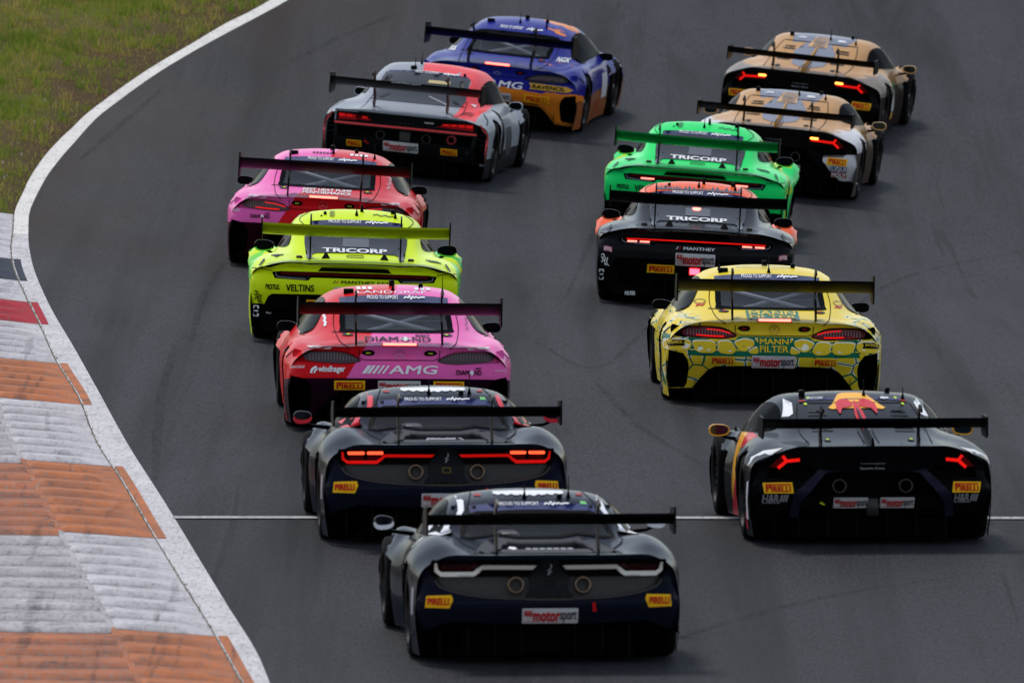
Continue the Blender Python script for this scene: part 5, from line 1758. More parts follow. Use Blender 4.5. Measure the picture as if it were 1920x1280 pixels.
    c.dec('tow_hook', REDP, [(.315, .40), (.335, .40), (.345, .345), (.318, .345)], lift=.02)
    c.dec('rain_light', mat('unlit_rain_lamp', (96, 20, 24), .2, coat=.6), [(.27, .452), (.37, .458), (.37, .435), (.27, .430)], lift=.012)
    c.diffuser(.80, .26, strakes=(-.6, -.4, -.2, .2, .4, .6))
    # engine cover in the trough between the hips
    cov = [(-.40, .862), (-.30, .885), (-.17, .868), (.17, .868), (.30, .885), (.40, .862), (.50, .80), (.56, .768), (-.56, .768), (-.50, .80)]
    c.dec('engine_cover', mat('engine_cover_grey', (56, 56, 60), .55), cov, lift=.004)
    if L.get('lit'):
        c.ribs('cover_script', GREYP, [crv([(-.14, .79), (-.10, .815), (-.05, .80), (.0, .825), (.06, .80), (.12, .815), (.16, .79)], 3), [(-.12, .80), (.10, .80)]], .012, .008)
    else:
        c.dec('cover_emblem', WHITE, [(-.27, .80), (-.235, .822), (-.20, .80), (-.23, .79)], lift=.008)
        for k in range(2):
            c.ribs('cover_script', GREYP, [[(-.14 + .052 * i, .818 - .022 * k), (-.14 + .052 * i + .040, .818 - .022 * k)] for i in range(7)], .012, .008)
    for sd in (-1, 1):
        c.dec('cover_pin', mat('print_pin_red', (170, 50, 54), .5), ell(sd * .34, .825, .022, .010, 10), lift=.008)
    # things seen through the rear pane
    c.dec('rear_window', CGLASS, win, lift=.003, grid=.07, ymax=1.3)
    c.dec('window_border', MATTE, win, [[(x * .93, .975 + (e - .975) * .82) for x, e in win]], lift=.006, grid=.06, ymax=1.3)
    obj('engine_bay', [(-.60, .0, .60), (.60, .0, .60), (.60, 1.0, .62), (-.60, 1.0, .62), (-.6, 1.0, 1.05), (.6, 1.0, 1.05)], [(0, 1, 2, 3), (3, 2, 5, 4)], MATTE, c.root, smooth=False)
    b = bevel_box('intake_box', (-.30, -.12, .30, .62, .74, .90), mat('intake_grey', (120, 118, 120), .5), c.root, .04, 2)
    bevel_box('intake_box', (.22, .46, .35, .60, .70, .82), SATIN, c.root, .03, 2)
    bevel_box('strut_brace', (-.10, .14, .36, .40, .835, .862), mat('brace_white', (200, 200, 204), .4), c.root, .008, 1)
    c.cage([((-.48, .75, .62), (-.44, .85, 1.06)), ((.48, .75, .62), (.44, .85, 1.06)), ((-.3, .9, 1.0), (.35, .8, .72))], .018, SATIN)
    # accents on the roof pillars and beside the scoops
    for sd in (-1, 1):
        c.dec('pillar_accent', acc, [(sd * .535, 1.205), (sd * .500, 1.165), (sd * .515, 1.09), (sd * .575, 1.00), (sd * .60, 1.01), (sd * .555, 1.09), (sd * .545, 1.15)][::sd], lift=.005, ymax=1.7)
        c.dec('hip_accent', acc, [(sd * .64, .965), (sd * .72, .935), (sd * .78, .915), (sd * .74, .905), (sd * .62, .930)][::sd], lift=.005)
        c.dec('shoulder_accent', acc, [(sd * .62, .990), (sd * .84, .985), (sd * .86, .935), (sd * .70, .940), (sd * .64, .955)][::-sd], lift=.005)
        c.sdec('shoulder_accent', acc, [(.75, .80), (1.15, .80), (1.45, .70), (1.2, .62), (1.0, .70), (.8, .70)], sd)
        c.dec('roof_tick', mat('print_pin_red', (170, 50, 54), .5), [(sd * .41, 1.215), (sd * .36, 1.215), (sd * .36, 1.200), (sd * .41, 1.200)][::sd], lift=.005)
    # white winged emblem on the roof
    em = []
    for k in range(17):
        x = -.27 + .54 * k / 16
        em.append((x, 1.2135 + .010 * math.cos(k * math.pi) * .6 - .012 * (1 - abs(x) / .27)))
    c.dec('roof_emblem', WHITE, em + [(.26, 1.236), (.10, 1.240), (-.10, 1.240), (-.26, 1.236)], lift=.005, grid=.03)
    c.dec('roof_sticker', mat('print_fresh_green', (120, 200, 120), .5), [(.37, 1.13), (.42, 1.13), (.41, 1.15), (.37, 1.155)], lift=.007)
    c.banner(.47, 1.095, 1.15, .022, mat('print_steel_blue', (48, 54, 100), .35, coat=.5), tx=(-.25, .05), te=(1.125, 1.145), lx=(.09, .28))
    gap = mat('panel_gap', (18, 17, 18), 0.8)
    c.ribs('panel_gap', gap, [crv([(-.47, .775), (-.60, .85), (-.62, .93)], 3), crv([(.47, .775), (.60, .85), (.62, .93)], 3), crv([(-.50, 1.08), (-.46, 1.17), (-.42, 1.23)], 3), crv([(.50, 1.08), (.46, 1.17), (.42, 1.23)], 3)], .007)
    c.side_glass(rnd([(.72, .86), (.95, .97), (1.3, 1.05), (1.7, 1.04), (2.1, .90), (2.3, .79), (1.4, .81), (.9, .83)], 3))
    for sd in (-1, 1):
        c.sdec('door_scoop', MATTE, rnd([(.45, .45), (.62, .40), (.74, .58), (.70, .74), (.55, .74)], 2), sd, lift=.006)
        c.sdec('start_number_panel', PLATE, [(1.15, .28), (1.55, .28), (1.55, .50), (1.15, .50)], sd)
        c.sdec('start_number_panel', GREENP, [(1.15, .50), (1.55, .50), (1.55, .57), (1.15, .57)], sd)
        c.sdec('flank_print', mat('print_orange_flank', (200, 110, 40), .5), [(1.15, .20), (1.55, .20), (1.55, .275), (1.15, .275)], sd)
        c.sdec('fender_print', GREYP, [(-.55, .36), (-.45, .36), (-.45, .56), (-.55, .56)], sd)
    c.wheels(1.0, .32, .31, rim=mat('rim_dark', (44, 42, 42), .4, metal=.8))
    c.wing(1.062, .985, .92, L.get('wing', MATTE), ytrail=-.98, chord=.36, sup=.38, sup_foot=(-.62, .81), plate=(.05, .07), pm=L.get('plate_m'), sup_m=mat('support_grey', (92, 88, 80), .35, metal=.6), swan=True)
    c.mirror(1.035, 1.005, .075, .052, mat('mirror_navy', (26, 28, 38), .4), 2.0, acc, .05, .80, glassm=mat('mirror_glass_dim', (54, 57, 66), .08, metal=1.0), gk=.62, go=.26)
    c.antenna(-.045, 1.185, .12, .007); c.antenna(.29, 1.185, .17, .006); c.knob(.22, 1.185, d=(.04, .04, .01))
    return c

NAVYPAINT = (19, 23, 36)
def build_navy_red():
    P = paint('navy_paint', NAVYPAINT, [((14, 14, 16), [(0, -SLOPE, -1, .345), (0, -1, 0, -.3)])], rough=.36, coat=.7)
    RA = mat('accent_red', (216, 44, 58), .35, coat=.6)
    hips('navy race car with red roof pillars and lit red tail lamps', 827, 1008, 3.4, dict(paint=P, accent=RA, strip=mat('lit_red_bar', (200, 16, 16), .4, emit=.28, emit_color=(255, 24, 20)), lit=1, crest=mat('crest_gold', (120, 104, 40), .5), plate_m=CARBON))
def build_navy_white():
    P = paint('navy_paint', NAVYPAINT)
    c = hips('navy race car with white roof pillars and pale unlit tail lamp strips', 1014, 1229, 4.4, dict(paint=P, accent=mat('accent_white', (236, 236, 240), .35, coat=.6), strip=STRIPW, plate_m=CARBON))

# ================================================================== wedge with engine-cover louvres (three of them)
WEDGE = dict(
    y0=-0.86, yF=3.60, rise=.022, bow=0.20, corner=0.10, ws=(1.62, 2.6), arch=.385, windscreen=True,
    top=[(-.86, .818), (-.8, .822), (-.5, .842), (0, .900), (.5, .985), (.9, 1.045), (1.3, 1.085), (1.6, 1.075), (2.0, .955), (2.5, .77), (3.0, .62), (3.4, .46), (3.6, .34)],
    x2=[(-.86, .48), (-.3, .47), (.3, .50), (.8, .545), (1.3, .56), (1.8, .60), (2.6, .62), (3.6, .45)],
    drop=[(-.86, .004), (-.3, .018), (.3, .045), (.8, .055), (1.4, .05), (2., .04), (2.6, .02), (3.6, .02)],
    x3=[(-.86, .60), (-.3, .60), (.2, .64), (.7, .71), (1.2, .80), (1.8, .84), (2.6, .74), (3.6, .5)],
    z3=[(-.86, .812), (-.3, .815), (.3, .84), (.8, .825), (1.4, .78), (2, .74), (2.6, .70), (3.1, .6), (3.6, .33)],
    x4=[(-.86, .78), (-.3, .82), (.1, .84), (.6, .85), (1.2, .86), (2.1, .88), (2.62, .87), (3.2, .80), (3.6, .6)],
    z4=[(-.86, .755), (-.4, .782), (0, .80), (.5, .79), (1.2, .70), (2.1, .66), (2.62, .72), (3.2, .56), (3.6, .31)],
    x5=[(-.86, .955), (-.3, .985), (0, .99), (.6, .97), (1.0, .885), (1.5, .885), (2.1, .955), (2.62, .985), (3.2, .95), (3.6, .72)],
    z5=[(-.86, .665), (-.3, .69), (0, .695), (.6, .66), (1.2, .52), (2.1, .56), (2.62, .63), (3.2, .47), (3.6, .28)],
    x6=[(-.86, .985), (-.3, 1.01), (0, 1.015), (.6, .985), (1.0, .90), (1.5, .90), (2.1, .98), (2.62, 1.015), (3.2, .98), (3.6, .75)],
    z6=[(-.86, .47), (0, .47), (1.2, .30), (3.6, .26)],
    prof=[(.06, .20), (.25, .14), (.36, .06), (.44, .0), (.50, .02), (.58, .07), (.68, .05), (.75, .015), (.79, .0), (.82, 0)],
)
def wedge(label, px, py, yaw, L):
    c = Car(WEDGE, label, px, py, yaw, 2.62)
    P = L['paint']
    c.shell(P, None)
    mouth = [(-.40, .535), (.40, .535), (.66, .34), (.66, .21), (-.66, .21), (-.66, .34)]
    side = [(-.83, .575), (-.52, .585), (-.44, .545), (-.56, .465), (-.86, .495)]
    low = [(-1.0, .18), (-.93, .19), (-.80, .20), (0, .19)]
    c.fascia(L['rear'], low, [mouth, side, mx(side)], wall=.05, limit=.2)
    c.recess(MATTE, mouth, .18, 'engine_opening', scale=1.05)
    for q in (side, mx(side)):
        c.recess(MATTE, q, .10, 'vent_back', scale=1.05)
    # angular strut frame round the opening
    for sd in (-1, 1):
        f = (lambda q: q) if sd < 0 else mx
        c.sheet('strut_frame', L.get('strut', mat('strut_navy', (30, 32, 46), .35, coat=.6)), f([(-.67, .18), (-.60, .18), (-.58, .30), (-.385, .530), (-.30, .545), (-.43, .562), (-.645, .36)]), (), c.fmap(-.02), .06, .06)
        arm = [(-L.get('inner', .595), .640), (-.70, .630), (-.765, .574)]
        t = c.sheet('tail_lamp', L.get('led', LED), f(ribbon(arm, .026)), (), c.fmap(-.012), .05, .02)
        c.sheet('lamp_stub', L.get('led', LED), f(ribbon([(-.70, .632), (-.730, .672)], .024)), (), c.fmap(-.010), .05, .02, t)
        c.sheet('lamp_lens', mat('lens_ember', (110, 16, 18), .15, coat=.8), f([(-.745, .67), (-.715, .635), (-.775, .575), (-.83, .585)]), (), c.fmap(-.005), .05, .01, t)
        if L.get('hot'):
            a = L['inner']
            c.sheet('brake_led', LEDORANGE, f(rrect(-a - .085, -a + .01, .648, .672, .006)), (), c.fmap(-.016), .05, .02, t)
        c.ring(sd * .270, .425, .060, .045, mat('exhaust_dark', (70, 66, 64), .4, metal=.9), .14, .06)
        a = (-.885, -.655) if sd < 0 else (.655, .885)
        c.tyre_sticker(a[0], a[1], .370, .455, skew=.012 * sd, lift=.006)
    c.ribs('rear_lattice', SATIN, [[(-.83, .48), (-.55, .455), (-.40, .55)], [(.83, .48), (.55, .455), (.40, .55)], [(-.62, .23), (.62, .23)], [(-.95, .20), (-.7, .20)], [(.95, .20), (.7, .20)]], .012, .008)
    c.sheet('rear_crossbar', SATIN, rrect(-.62, .62, .235, .350, .01), (), c.fmap(.03), .06, .05, surf=True)
    bevel_box('gearbox', (-.16, .16, -.62, -.3, .30, .52), SATIN, c.root, .03, 2)
    bevel_box('jack_point', (-.05, .05, -.80, -.6, .24, .40), mat('jack_grey', (60, 58, 58), .4, metal=.6), c.root, .015, 1)
    c.dec('crest', mat('crest_yellow', (150, 110, 30), .5), rrect(-.035, .02, .40, .425, .006), lift=.01) if False else None
    c.txt('Lamborghini', -.10, .10, .600, .618, GREYP, .006, .0, .2); c.txt('Squadra Corse', -.105, .095, .558, .580, GREYP, .006, .02)
    c.diffuser(.78, .21, strakes=(-.6, -.36, -.12, .12, .36, .6))
    # spine and louvres of the engine cover
    LV = L.get('louvre', BLACKP)
    sp = L.get('spine', None)
    if sp:
        c.dec('cover_panel', sp[0], [(-.13, 1.12), (.13, 1.12), (.26, .99), (.20, .84), (.04, .80), (-.04, .80), (-.20, .84), (-.26, .99)], lift=.004)
    # raised spine fin
    pts = [(-.78, .823), (-.5, .846), (0, .905), (.5, .988), (.95, 1.052)]
    V, Fc = [], []
    for i, (y, z) in enumerate(pts):
        h = [.055, .075, .05, .03, .0][i]
        V += [(-.018, y, z - .01), (-.006, y, z + h), (.006, y, z + h), (.018, y, z - .01)]
    for i in range(len(pts) - 1):
        for k in range(3):
            Fc.append((4 * i + k, 4 * i + k + 1, 4 * i + k + 5, 4 * i + k + 4))
    Fc.append((3, 2, 1, 0))
    obj('engine_cover_fin', V, Fc, L.get('fin', P), c.root, smooth=False)
    for sd in (-1, 1):
        for e, w in ((1.035, .13), (1.010, .15), (.93, .16), (.905, .17), (.88, .17)):
            x = sd * (.335)
            c.dec('louvre', LV, [(x - w / 2 * 1.0, e + .006), (x + w / 2, e + .006 - .004 * sd), (x + w / 2, e - .006 - .004 * sd), (x - w / 2, e - .004)], lift=.006)
        pin = c.dec('cover_pin', BLACKP, ell(sd * .34, .800, .030, .012, 14), lift=.006)
        c.dec('pull_ring', L.get('pull', LIMEP), ell(sd * .34, .800, .014, .006, 8), lift=.010, parent=pin)
    gap = mat('panel_gap', (18, 17, 18), 0.8)
    c.ribs('panel_gap', gap, [crv([(-.50, .77), (-.52, .86), (-.50, 1.0), (-.46, 1.10)], 3), crv([(.50, .77), (.52, .86), (.50, 1.0), (.46, 1.10)], 3), [(-.45, 1.10), (.45, 1.10)], [(-.06, .77), (-.06, .88)], [(.06, .77), (.06, .88)]], .007)
    c.side_glass(rnd([(.62, .88), (.95, .985), (1.3, 1.02), (1.7, .98), (2.2, .80), (2.35, .73), (1.5, .77), (.8, .82)], 3))
    c.wheels(.995, .32, .31, rim=mat('rim_dark', (44, 42, 42), .4, metal=.8))
    c.wing(.972, .897, .91, MATTE, ytrail=-.98, chord=.38, sup=.40, sup_foot=(-.52, .80), plate=(.01, .08), swan=True)
    c.mirror(1.01, .905, .085, .048, L['mirror'], 1.95, L.get('mirror2', L['mirror']), -.35, .80, glassm=mat('mirror_glass_blue', (56, 74, 88), .08, metal=1.0))
    for sd in (-1, 1):
        c.sdec('side_scoop', MATTE, rnd([(.40, .30), (.62, .26), (.80, .45), (.66, .62), (.46, .62)], 2), sd, lift=.006)
    c.antenna(.10, 1.15, .14, .006); c.antenna(.42, 1.125, .10, .006); c.knob(-.40, 1.155, d=(.05, .05, .03)); c.knob(.33, 1.185, d=(.04, .04, .02))
    return c

def build_bull():
    BK = (17, 18, 25)
    YL, RD = (246, 176, 44), (206, 30, 48)
    P = paint('midnight_paint', BK, [(YL, [(-1, 0, 0, -.80), (0, 1, 0, -.62), (0, -1, 0, 1.75), (0, 0, 1, -.10), (0, 0, -1, .84)]),
                                     (RD, [(-1, 0, 0, -.80), (0, 1, 0, -.45), (0, -1, -.6, 1.86), (0, 1, .9, -1.30), (0, 0, -1, .86)])], rough=.32, coat=.9)
    RP = paint('midnight_rear_paint', (10, 10, 13), [], rough=.4, coat=.5)
    c = wedge('midnight blue race car with a yellow and red emblem on its roof', 1619, 1009, 4.2,
              dict(paint=P, rear=RP, inner=.595, mirror=mat('mirror_yellow', (240, 170, 50), .35, coat=.6), mirror2=mat('mirror_yellow', (240, 170, 50), .35)))
    # emblem on the roof: a yellow disc with two charging red shapes
    d = c.dec('roof_emblem', mat('emblem_yellow', (248, 180, 50), .4, coat=.5), [(-.23, 1.062), (-.19, 1.085), (-.15, 1.125), (-.11, 1.165), (-.06, 1.178), (.07, 1.178), (.12, 1.165), (.16, 1.125), (.20, 1.085), (.24, 1.062), (.21, 1.050), (.15, 1.058), (-.14, 1.058), (-.20, 1.050)], lift=.005)
    for sd in (-1, 1):
        c.dec('emblem_bull', mat('emblem_red', (206, 34, 52), .4, coat=.5), rnd([(sd * .025, 1.078), (sd * .05, 1.118), (sd * .11, 1.122), (sd * .155, 1.095), (sd * .165, 1.055), (sd * .15, 1.015), (sd * .118, 1.055), (sd * .07, 1.062)], 3)[::sd], lift=.009, parent=d)
    c.dec('emblem_bull', mat('emblem_red', (206, 34, 52), .4, coat=.5), rnd([(-.012, 1.10), (.012, 1.10), (.045, 1.00), (.03, .90), (.0, .80), (-.02, .90), (-.035, 1.0)], 3), lift=.009, parent=d)
    c.sponsor_plate(-.318, -.040, .255, .340, lift=.006); c.sponsor_plate(.060, .338, .255, .340, lift=.006)
    for a, b in ((-.885, -.685), (.665, .86)):
        c.txt('H&R', a, a + (b - a) * .62, .305, .358, GREYP, .006, .04, .1)
        for k in range(3):
            x = a + (b - a) * (.66 + .11 * k)
            c.dec('coil_mark', GREYP, [(x, .305), (x + .016, .305), (x + .028, .358), (x + .012, .358)], lift=.006)
        c.ribs('underline_print', GREYP, [[(a, .296), (a + (b - a) * .7, .296)]], .006, .006)
    for sd in (-1, 1):
        c.dec('fender_panel', WHITE, [(sd * .985, .60), (sd * .955, .665), (sd * .86, .715), (sd * .72, .735), (sd * .80, .69), (sd * .93, .62)][::sd], lift=.005)
        c.dec('pillar_accent', WHITE, [(sd * .55, 1.135), (sd * .50, 1.10), (sd * .52, 1.02), (sd * .555, 1.00), (sd * .60, 1.00), (sd * .575, 1.06)][::sd], lift=.005, ymax=1.7)
        c.dec('roof_tick', mat('print_pin_red', (170, 50, 54), .5), [(sd * .44, 1.118), (sd * .39, 1.122), (sd * .39, 1.112), (sd * .44, 1.108)][::sd], lift=.005)
        for x, e in ((.36, 1.135), (.40, 1.09), (.58, .93)):
            c.dec('reflective_dot', LIMEP, ell(sd * x, e, .014, .008, 8), lift=.006)
    c.sdec('start_number_panel', WHITE, [(1.25, .28), (1.50, .28), (1.50, .50), (1.25, .50)], -1)
    c.sdec('start_number_panel', GREENP, [(1.25, .50), (1.50, .50), (1.50, .64), (1.25, .64)], -1)
    c.sdec('flank_print', WHITE, [(-.52, .20), (-.44, .20), (-.48, .50), (-.56, .52), (-.52, .36)], -1, lift=.006)
    c.sdec('flank_print', mat('print_cerise', (196, 40, 74), .5), [(-.45, .12), (-.38, .12), (-.40, .26), (-.44, .26)], -1, lift=.006)
    c.dec('tow_tab', LIMEP, [(-.435, .31), (-.395, .29), (-.385, .300), (-.42, .322)], lift=.03)
    c.banner(.40, 1.125, 1.138, .01, mat('print_dim_blue', (50, 54, 104), .4), tx=(-.36, -.24), te=(1.127, 1.137), lx=(.23, .30))

def gold_paint(name, flank, white):
    GD, GR, WH = (206, 160, 104), (124, 128, 142), ((206, 204, 208) if white else (132, 118, 106))
    return paint(name, GR if False else (192, 146, 94), [
        (WH, [(0, 0, -1, .80), (0, -1, 0, .42), (0, 0, 1, -.56)], .05, 4.0),
        ((152, 108, 62), [(0, 1, -.8, -.30), (0, 0, -1, .80), (0, -1, 0, 2.2)], .10, 3.0),
        (flank, [(0, 0, -1, .58)], .04, 3.0),
        (GR, [(0, 1, 0, -.78), (0, 0, 1, -.98), (.9, 0, 1, -.74), (-.9, 0, 1, -.74)], .02, 5.0)], rough=.34, coat=.7)

def gold(label, px, py, yaw, rear, white):
    P = gold_paint('gold_and_white_paint' if white else 'gold_and_brown_paint', (70, 58, 50) if white else (40, 30, 25), white)
    GR = mat('print_cool_grey', (124, 128, 142), .35, coat=.6)
    SAND = mat('print_sand', (206, 162, 108), .35, coat=.5)
    c = wedge(label, px, py, yaw, dict(paint=P, rear=rear, inner=.44, hot=1, mirror=mat('mirror_gold', (214, 168, 108), .35, coat=.6), pull=SATIN, spine=(GR,), fin=mat('fin_amber', (206, 146, 40), .4, coat=.5), led=LED, strut=MATTE))
    # barred band along the middle of the roof
    b = c.dec('roof_band', SAND, [(-.085, 1.165), (.085, 1.165), (.12, 1.05), (-.12, 1.05)], lift=.008)
    for k in range(8):
        e = 1.058 + k * .0135
        c.dec('band_stripe', GR, [(-.07, e), (.09, e - .004), (.09, e + .001), (-.07, e + .005)], lift=.011, parent=b)
    for sd in (-1, 1):
        c.dec('roof_print', WHITE, [(sd * .20, 1.150), (sd * .28, 1.150), (sd * .28, 1.143), (sd * .20, 1.143)][::sd], lift=.008)
    c.banner(.44, 1.127, 1.137, .01, None, tx=(-.30, -.20), te=(1.129, 1.138), lx=(.20, .30))
    c.sdec('start_number_panel', PLATE, [(1.15, .25), (1.55, .25), (1.55, .52), (1.15, .52)], 1)
    c.sdec('start_number_panel', GREENP, [(1.15, .52), (1.55, .52), (1.55, .62), (1.15, .62)], 1)
    c.sdec('flank_print', GOLDP, [(1.15, .16), (1.55, .16), (1.55, .24), (1.15, .24)], 1)
    c.sponsor_plate(-.318, -.040, .255, .340, lift=.006); c.sponsor_plate(.060, .338, .255, .340, lift=.006)
    return c

def build_gold():
    BR = paint('dark_rear_paint', (18, 17, 18), [], rough=.4, coat=.5)
    gold('gold and grey race car with an all black tail, farthest ahead in the right column', 1506, 249, -8.2, BR, False)
    WR = paint('black_and_white_rear_paint', (18, 17, 18), [((206, 204, 208), [(1, 0, 0, -.60), (0, 0, -1, .56), (1, 0, 1, -1.05)]), ((206, 204, 208), [(-1, 0, 0, -.60), (0, 0, -1, .56), (-1, 0, 1, -1.05)])], rough=.4, coat=.5)
    c = gold('gold and white race car with white tail corners and LIQUI MOLY stickers', 1452, 359, -6.0, WR, True)
    for a, b in ((.70, .875), (-.875, -.70)):
        t = c.dec('sticker', mat('print_oil_blue', (44, 60, 132), .4), [(a, .30), (b, .30), (b, .362), (a, .362)], lift=.006)
        c.txt('LIQUI', a + .01, b - .01, .306, .356, WHITE, .010, .04, 0, t)
        t = c.dec('sticker', mat('print_oil_red', (176, 46, 60), .4), [(a, .236), (b, .236), (b, .297), (a, .297)], lift=.006)
        c.txt('MOLY', a + .01, b - .01, .242, .291, WHITE, .010, .04, 0, t)

# ================================================================== silver and coral mid-engined coupe
SILVER = dict(
    y0=-0.86, yF=3.60, rise=.065, bow=0.18, corner=0.08, ws=(1.65, 2.5), arch=.385,
    top=[(-.86, .758), (-.8, .765), (-.5, .775), (-.15, .805), (.2, .885), (.6, 1.00), (1.0, 1.09), (1.4, 1.140), (1.7, 1.125), (2.1, .98), (2.5, .80), (3.1, .66), (3.45, .5), (3.6, .38)],
    x2=[(-.86, .50), (-.3, .50), (.2, .52), (.7, .54), (1.3, .53), (1.8, .58), (2.6, .64), (3.6, .45)],
    drop=[(-.86, .006), (-.3, .012), (.2, .035), (.8, .06), (1.4, .06), (2., .05), (2.6, .02), (3.6, .02)],
    x3=[(-.86, .64), (-.3, .64), (.2, .68), (.7, .75), (1.2, .80), (1.8, .82), (2.6, .74), (3.6, .5)],
    z3=[(-.86, .745), (-.3, .755), (.3, .80), (.8, .81), (1.4, .79), (2, .76), (2.6, .72), (3.1, .63), (3.6, .36)],
    x4=[(-.86, .80), (-.3, .84), (.1, .86), (.6, .87), (1.2, .88), (2.1, .87), (2.7, .86), (3.2, .80), (3.6, .6)],
    z4=[(-.86, .712), (-.4, .752), (0, .775), (.5, .76), (1.2, .70), (2.1, .69), (2.7, .735), (3.2, .60), (3.6, .34)],
    x5=[(-.86, .94), (-.3, .97), (0, .975), (.6, .955), (1.2, .925), (2.1, .95), (2.7, .98), (3.2, .94), (3.6, .72)],
    z5=[(-.86, .645), (-.3, .675), (0, .685), (.6, .65), (1.2, .54), (2.1, .58), (2.7, .64), (3.2, .49), (3.6, .3)],
    x6=[(-.86, .965), (-.3, .995), (0, 1.0), (.6, .97), (1.2, .94), (2.1, .97), (2.7, 1.0), (3.2, .96), (3.6, .75)],
    z6=[(-.86, .46), (0, .46), (1.2, .30), (3.6, .27)],
    prof=[(.06, .20), (.25, .12), (.36, .03), (.44, .0), (.50, .02), (.58, .045), (.66, .04), (.72, .0), (.76, 0)],
)
def build_silver():
    SV, CO = (150, 154, 162), (238, 78, 82)
    P = paint('silver_and_coral_paint', SV, [(CO, [(1, 0, 0, -.52), (0, 1, 0, .70), (-1, 0, -.3, 1.02), (0, 0, 1, -.70), (0, -1, 0, 1.3)]),
                                           (CO, [(1, .10, 0, -.02), (0, 0, 1, -1.03), (0, 1, 0, -.95), (-1, .22, 0, .10)]),
                                           (CO, [(1, 0, 0, -.36), (0, 0, 1, -1.0), (0, 1, 0, -.85)]),
                                           ((28, 28, 30), [(1, 0, 0, -.8), (0, 0, -1, .30)])], rough=.32, coat=.8)
    c = Car(SILVER, 'silver and coral race car with a red line across its black tail', 768, 326, -7.5, 2.70)
    c.shell(P, None)
    vent = [(-.945, .52), (-.86, .62), (-.835, .60), (-.83, .28), (-.85, .20), (-.935, .18)]
    lamp = [(-.805, .640), (-.50, .632), (-.355, .565), (-.805, .545)]
    mouth = [(-.80, .492), (.80, .492), (.78, .365), (-.78, .365)]
    low = [(-.965, .16), (-.90, .165), (-.5, .19), (0, .20)]
    TAIL = paint('black_tail_paint', (22, 22, 24), [(SV, [(1, 0, 0, -.885)]), (SV, [(-1, 0, 0, -.885)]), (SV, [(0, 0, 1, -.735)])], rough=.35, coat=.7)
    c.fascia(TAIL, low, [vent, mx(vent), lamp, mx(lamp), mouth], wall=.05, limit=.18)
    c.recess(MATTE, mouth, .14, 'engine_opening', scale=1.04)
    CORAL = mat('print_coral', CO, .35, coat=.6)
    for sd in (-1, 1):
        f = (lambda q: q) if sd < 0 else mx
        v = c.recess(MATTE, f(vent), .12, 'vent_back', scale=1.05)
        for k in range(6):
            e = .23 + .055 * k
            c.sheet('vent_fin', SATIN, f([(-.94, e), (-.835, e + .02), (-.835, e + .030), (-.94, e + .010)]), (), c.fmap(.01), .06, .06)
        h = c.recess(MATTE, f(lamp), .06, 'lamp_housing', scale=1.03)
        t = c.sheet('tail_lamp', mat('bright_red_lens', (176, 26, 34), .1, coat=1.0), f([(-.795, .632), (-.505, .625), (-.375, .568), (-.795, .553)]), (), c.fmap(.02), .05, .03)
        for k in range(4):
            a = -.785 + .09 * k
            c.sheet('led_strip', LEDDIM, f([(a, .625 - .004 * k), (a + .075, .620 - .004 * k), (a + .075, .592), (a, .592)]), (), c.fmap(.013), .05, 0, t)
        c.sheet('edge_line', CORAL, f(ribbon([(-.955, .20), (-.958, .52), (-.90, .605), (-.865, .635)], .022)), (), c.fmap(-.012), .05, .02)
        a = (-.665, -.485) if sd < 0 else (.445, .635)
        c.tyre_sticker(a[0], a[1], .258, .330, lift=.006)
    c.sheet('coral_line', CORAL, ribbon([(-.835, .520), (.835, .520)], .022), (), c.fmap(-.014), .06, .02)
    c.sheet('silver_lamp_frame', mat('frame_silver', SV, .3, coat=.6), [(-.83, .675), (-.55, .672), (-.55, .655), (-.815, .650), (-.822, .545), (-.838, .545)], (), c.fmap(-.01), .06, .02)
    c.sponsor_plate(-.225, .185, .252, .358, lift=.012)
    for k in range(4):
        x = -.075 + .05 * k
        c.dec('emblem_ring', mat('ring_dark', (52, 52, 56), .3, metal=.6), ell(x, .598, .032, .032, 18), [ell(x, .598, .025, .025, 18)], lift=.006)
    marks(c, WHITE, .235, .345, .608, 5, .016)
    for x in (-.28, .26):
        c.ring(x, .415, .055, .042, mat('exhaust_dark', (70, 66, 64), .4, metal=.9), .12, .08)
    bevel_box('gearbox', (-.07, .07, -.72, -.4, .36, .55), mat('gearbox_grey', (66, 64, 64), .5, metal=.5), c.root, .02, 2)
    c.ring(.56, .43, .055, .035, mat('cap_red', (120, 40, 44), .3, coat=.6), .05, -.03, 'fuel_coupling')
    c.dec('tow_strap', mat('print_signal_red', (198, 40, 44), .45), [(-.45, .335), (-.44, .35), (-.39, .315), (-.40, .305)], lift=.02)
    c.dec('tow_eye', STEEL, ell(.745, .31, .020, .020, 14), [ell(.745, .31, .011, .011, 14)], lift=.012, grid=.02)
    c.diffuser(.74, .22, strakes=(-.5, -.25, 0, .25, .5))
    pane = [(-.50, .825), (.52, .825), (.545, .90), (.52, 1.02), (.50, 1.115), (0, 1.135), (-.50, 1.115), (-.52, 1.02), (-.545, .90)]
    c.dec('rear_window', mat('grey_window', (58, 60, 66), .12, coat=.8), pane, lift=.005, ymax=1.1)
    c.dec('window_slot', BLACKP, [(-.45, 1.09), (-.40, 1.09), (-.43, 1.03), (-.48, 1.03)], lift=.010); c.dec('window_slot', BLACKP, [(.40, 1.09), (.45, 1.09), (.48, 1.03), (.43, 1.03)], lift=.010)
    c.dec('glass_bar', GREYP, ribbon([(.12, .915), (.36, .835)], .014), lift=.009)
    c.dec('window_vent', BLACKP, [(-.47, .87), (-.36, .91), (-.33, .90), (-.42, .85)], lift=.009); c.dec('window_vent', BLACKP, [(.40, .90), (.48, .87), (.50, .85), (.44, .85)], lift=.009)
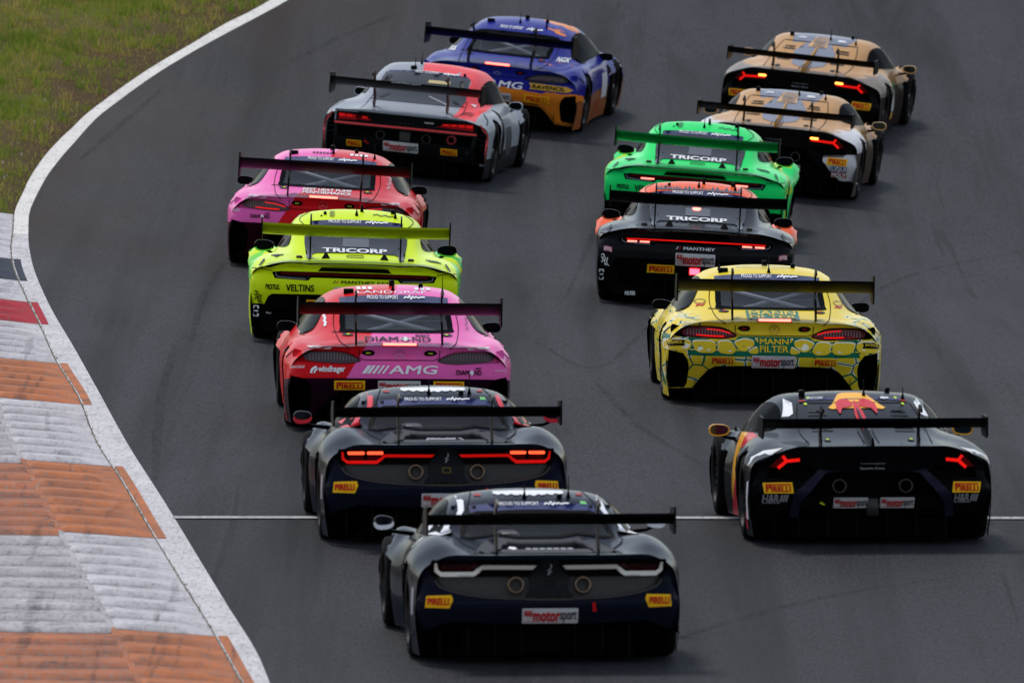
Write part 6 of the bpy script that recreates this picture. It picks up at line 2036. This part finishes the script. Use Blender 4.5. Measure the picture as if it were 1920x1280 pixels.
    c.dec('sun_strip', mat('print_straw', (196, 178, 130), .5), [(.05, 1.075), (.30, 1.075), (.30, 1.05), (.05, 1.05)], lift=.009)
    c.banner(.47, 1.122, 1.148, .018, NAVY, tx=(-.15, .13), te=(1.130, 1.146), lx=(.18, .36))
    gap = mat('panel_gap', (18, 17, 18), 0.8)
    c.ribs('panel_gap', gap, [crv([(-.55, .70), (-.56, .78), (-.53, .90)], 3), crv([(.57, .70), (.58, .78), (.56, .90)], 3), [(-.55, .835), (.56, .835)], crv([(-.92, .64), (-.90, .70), (-.82, .77)], 3), crv([(.92, .64), (.90, .70), (.82, .77)], 3)], .007)
    for k in range(3):
        c.ribs('deck_print', mat('print_maroon', (96, 24, 30), .5), [crv([(.58, .735 + .016 * k), (.64, .742 + .016 * k), (.72, .725 + .016 * k)], 3)], .006)
    c.dec('pillar_flash', WHITE, [(.60, .875), (.66, .87), (.655, .84)], lift=.006)
    c.side_glass(rnd([(.55, .86), (.85, .98), (1.25, 1.05), (1.7, 1.04), (2.1, .88), (2.3, .79), (1.4, .81), (.8, .83)], 3))
    for sd in (-1, 1):
        c.sdec('side_blade', MATTE, rnd([(.50, .30), (.72, .22), (.92, .40), (.80, .74), (.58, .74)], 2), sd, lift=.006)
        c.sdec('flank_print', mat('print_dark_grey', (70, 68, 72), .5), [(1.2, .22), (1.6, .22), (1.6, .55), (1.2, .55)], sd)
    c.wheels(.98, .31, .30)
    c.wing(1.046, .955, .885, CARBON, ytrail=-.98, chord=.38, sup=.43, sup_foot=(-.45, .775), plate=(.04, .10), sup_m=mat('support_oxblood', (60, 24, 28), .4, coat=.5), swan=True)
    c.txt('Land-Motorsport', -.17, .17, 1.025, 1.045, WHITE, .004, .03) if False else None
    # team name along the upper face of the wing
    yy = -.93
    v, T, _ = text_geo('Land-Motorsport', .03, .1)
    zt = 1.046 + SLOPE * .98
    V = [(-.17 + .34 * a, -.985, zt - .022 + .024 * b) for a, b in v]
    obj('lettering', V, T, WHITE, c.wing_o, smooth=False)
    c.mirror(.92, .915, .085, .050, mat('mirror_silver', (170, 178, 188), .3, coat=.6), 1.95, mat('mirror_silver', (170, 178, 188), .3), -.3, .76, glassm=DGLASS)
    c.antenna(-.18, 1.175, .13, .006); c.antenna(-.14, 1.235, .15, .006); c.knob(-.19, 1.165, d=(.07, .05, .02)); c.knob(.42, 1.14, d=(.03, .03, .01))
build_navy_white(); build_navy_red(); build_bull(); build_redpink(); build_scaly(); build_lime(); build_black(); build_green(); build_pinkred(); build_silver(); build_gold(); build_blue()
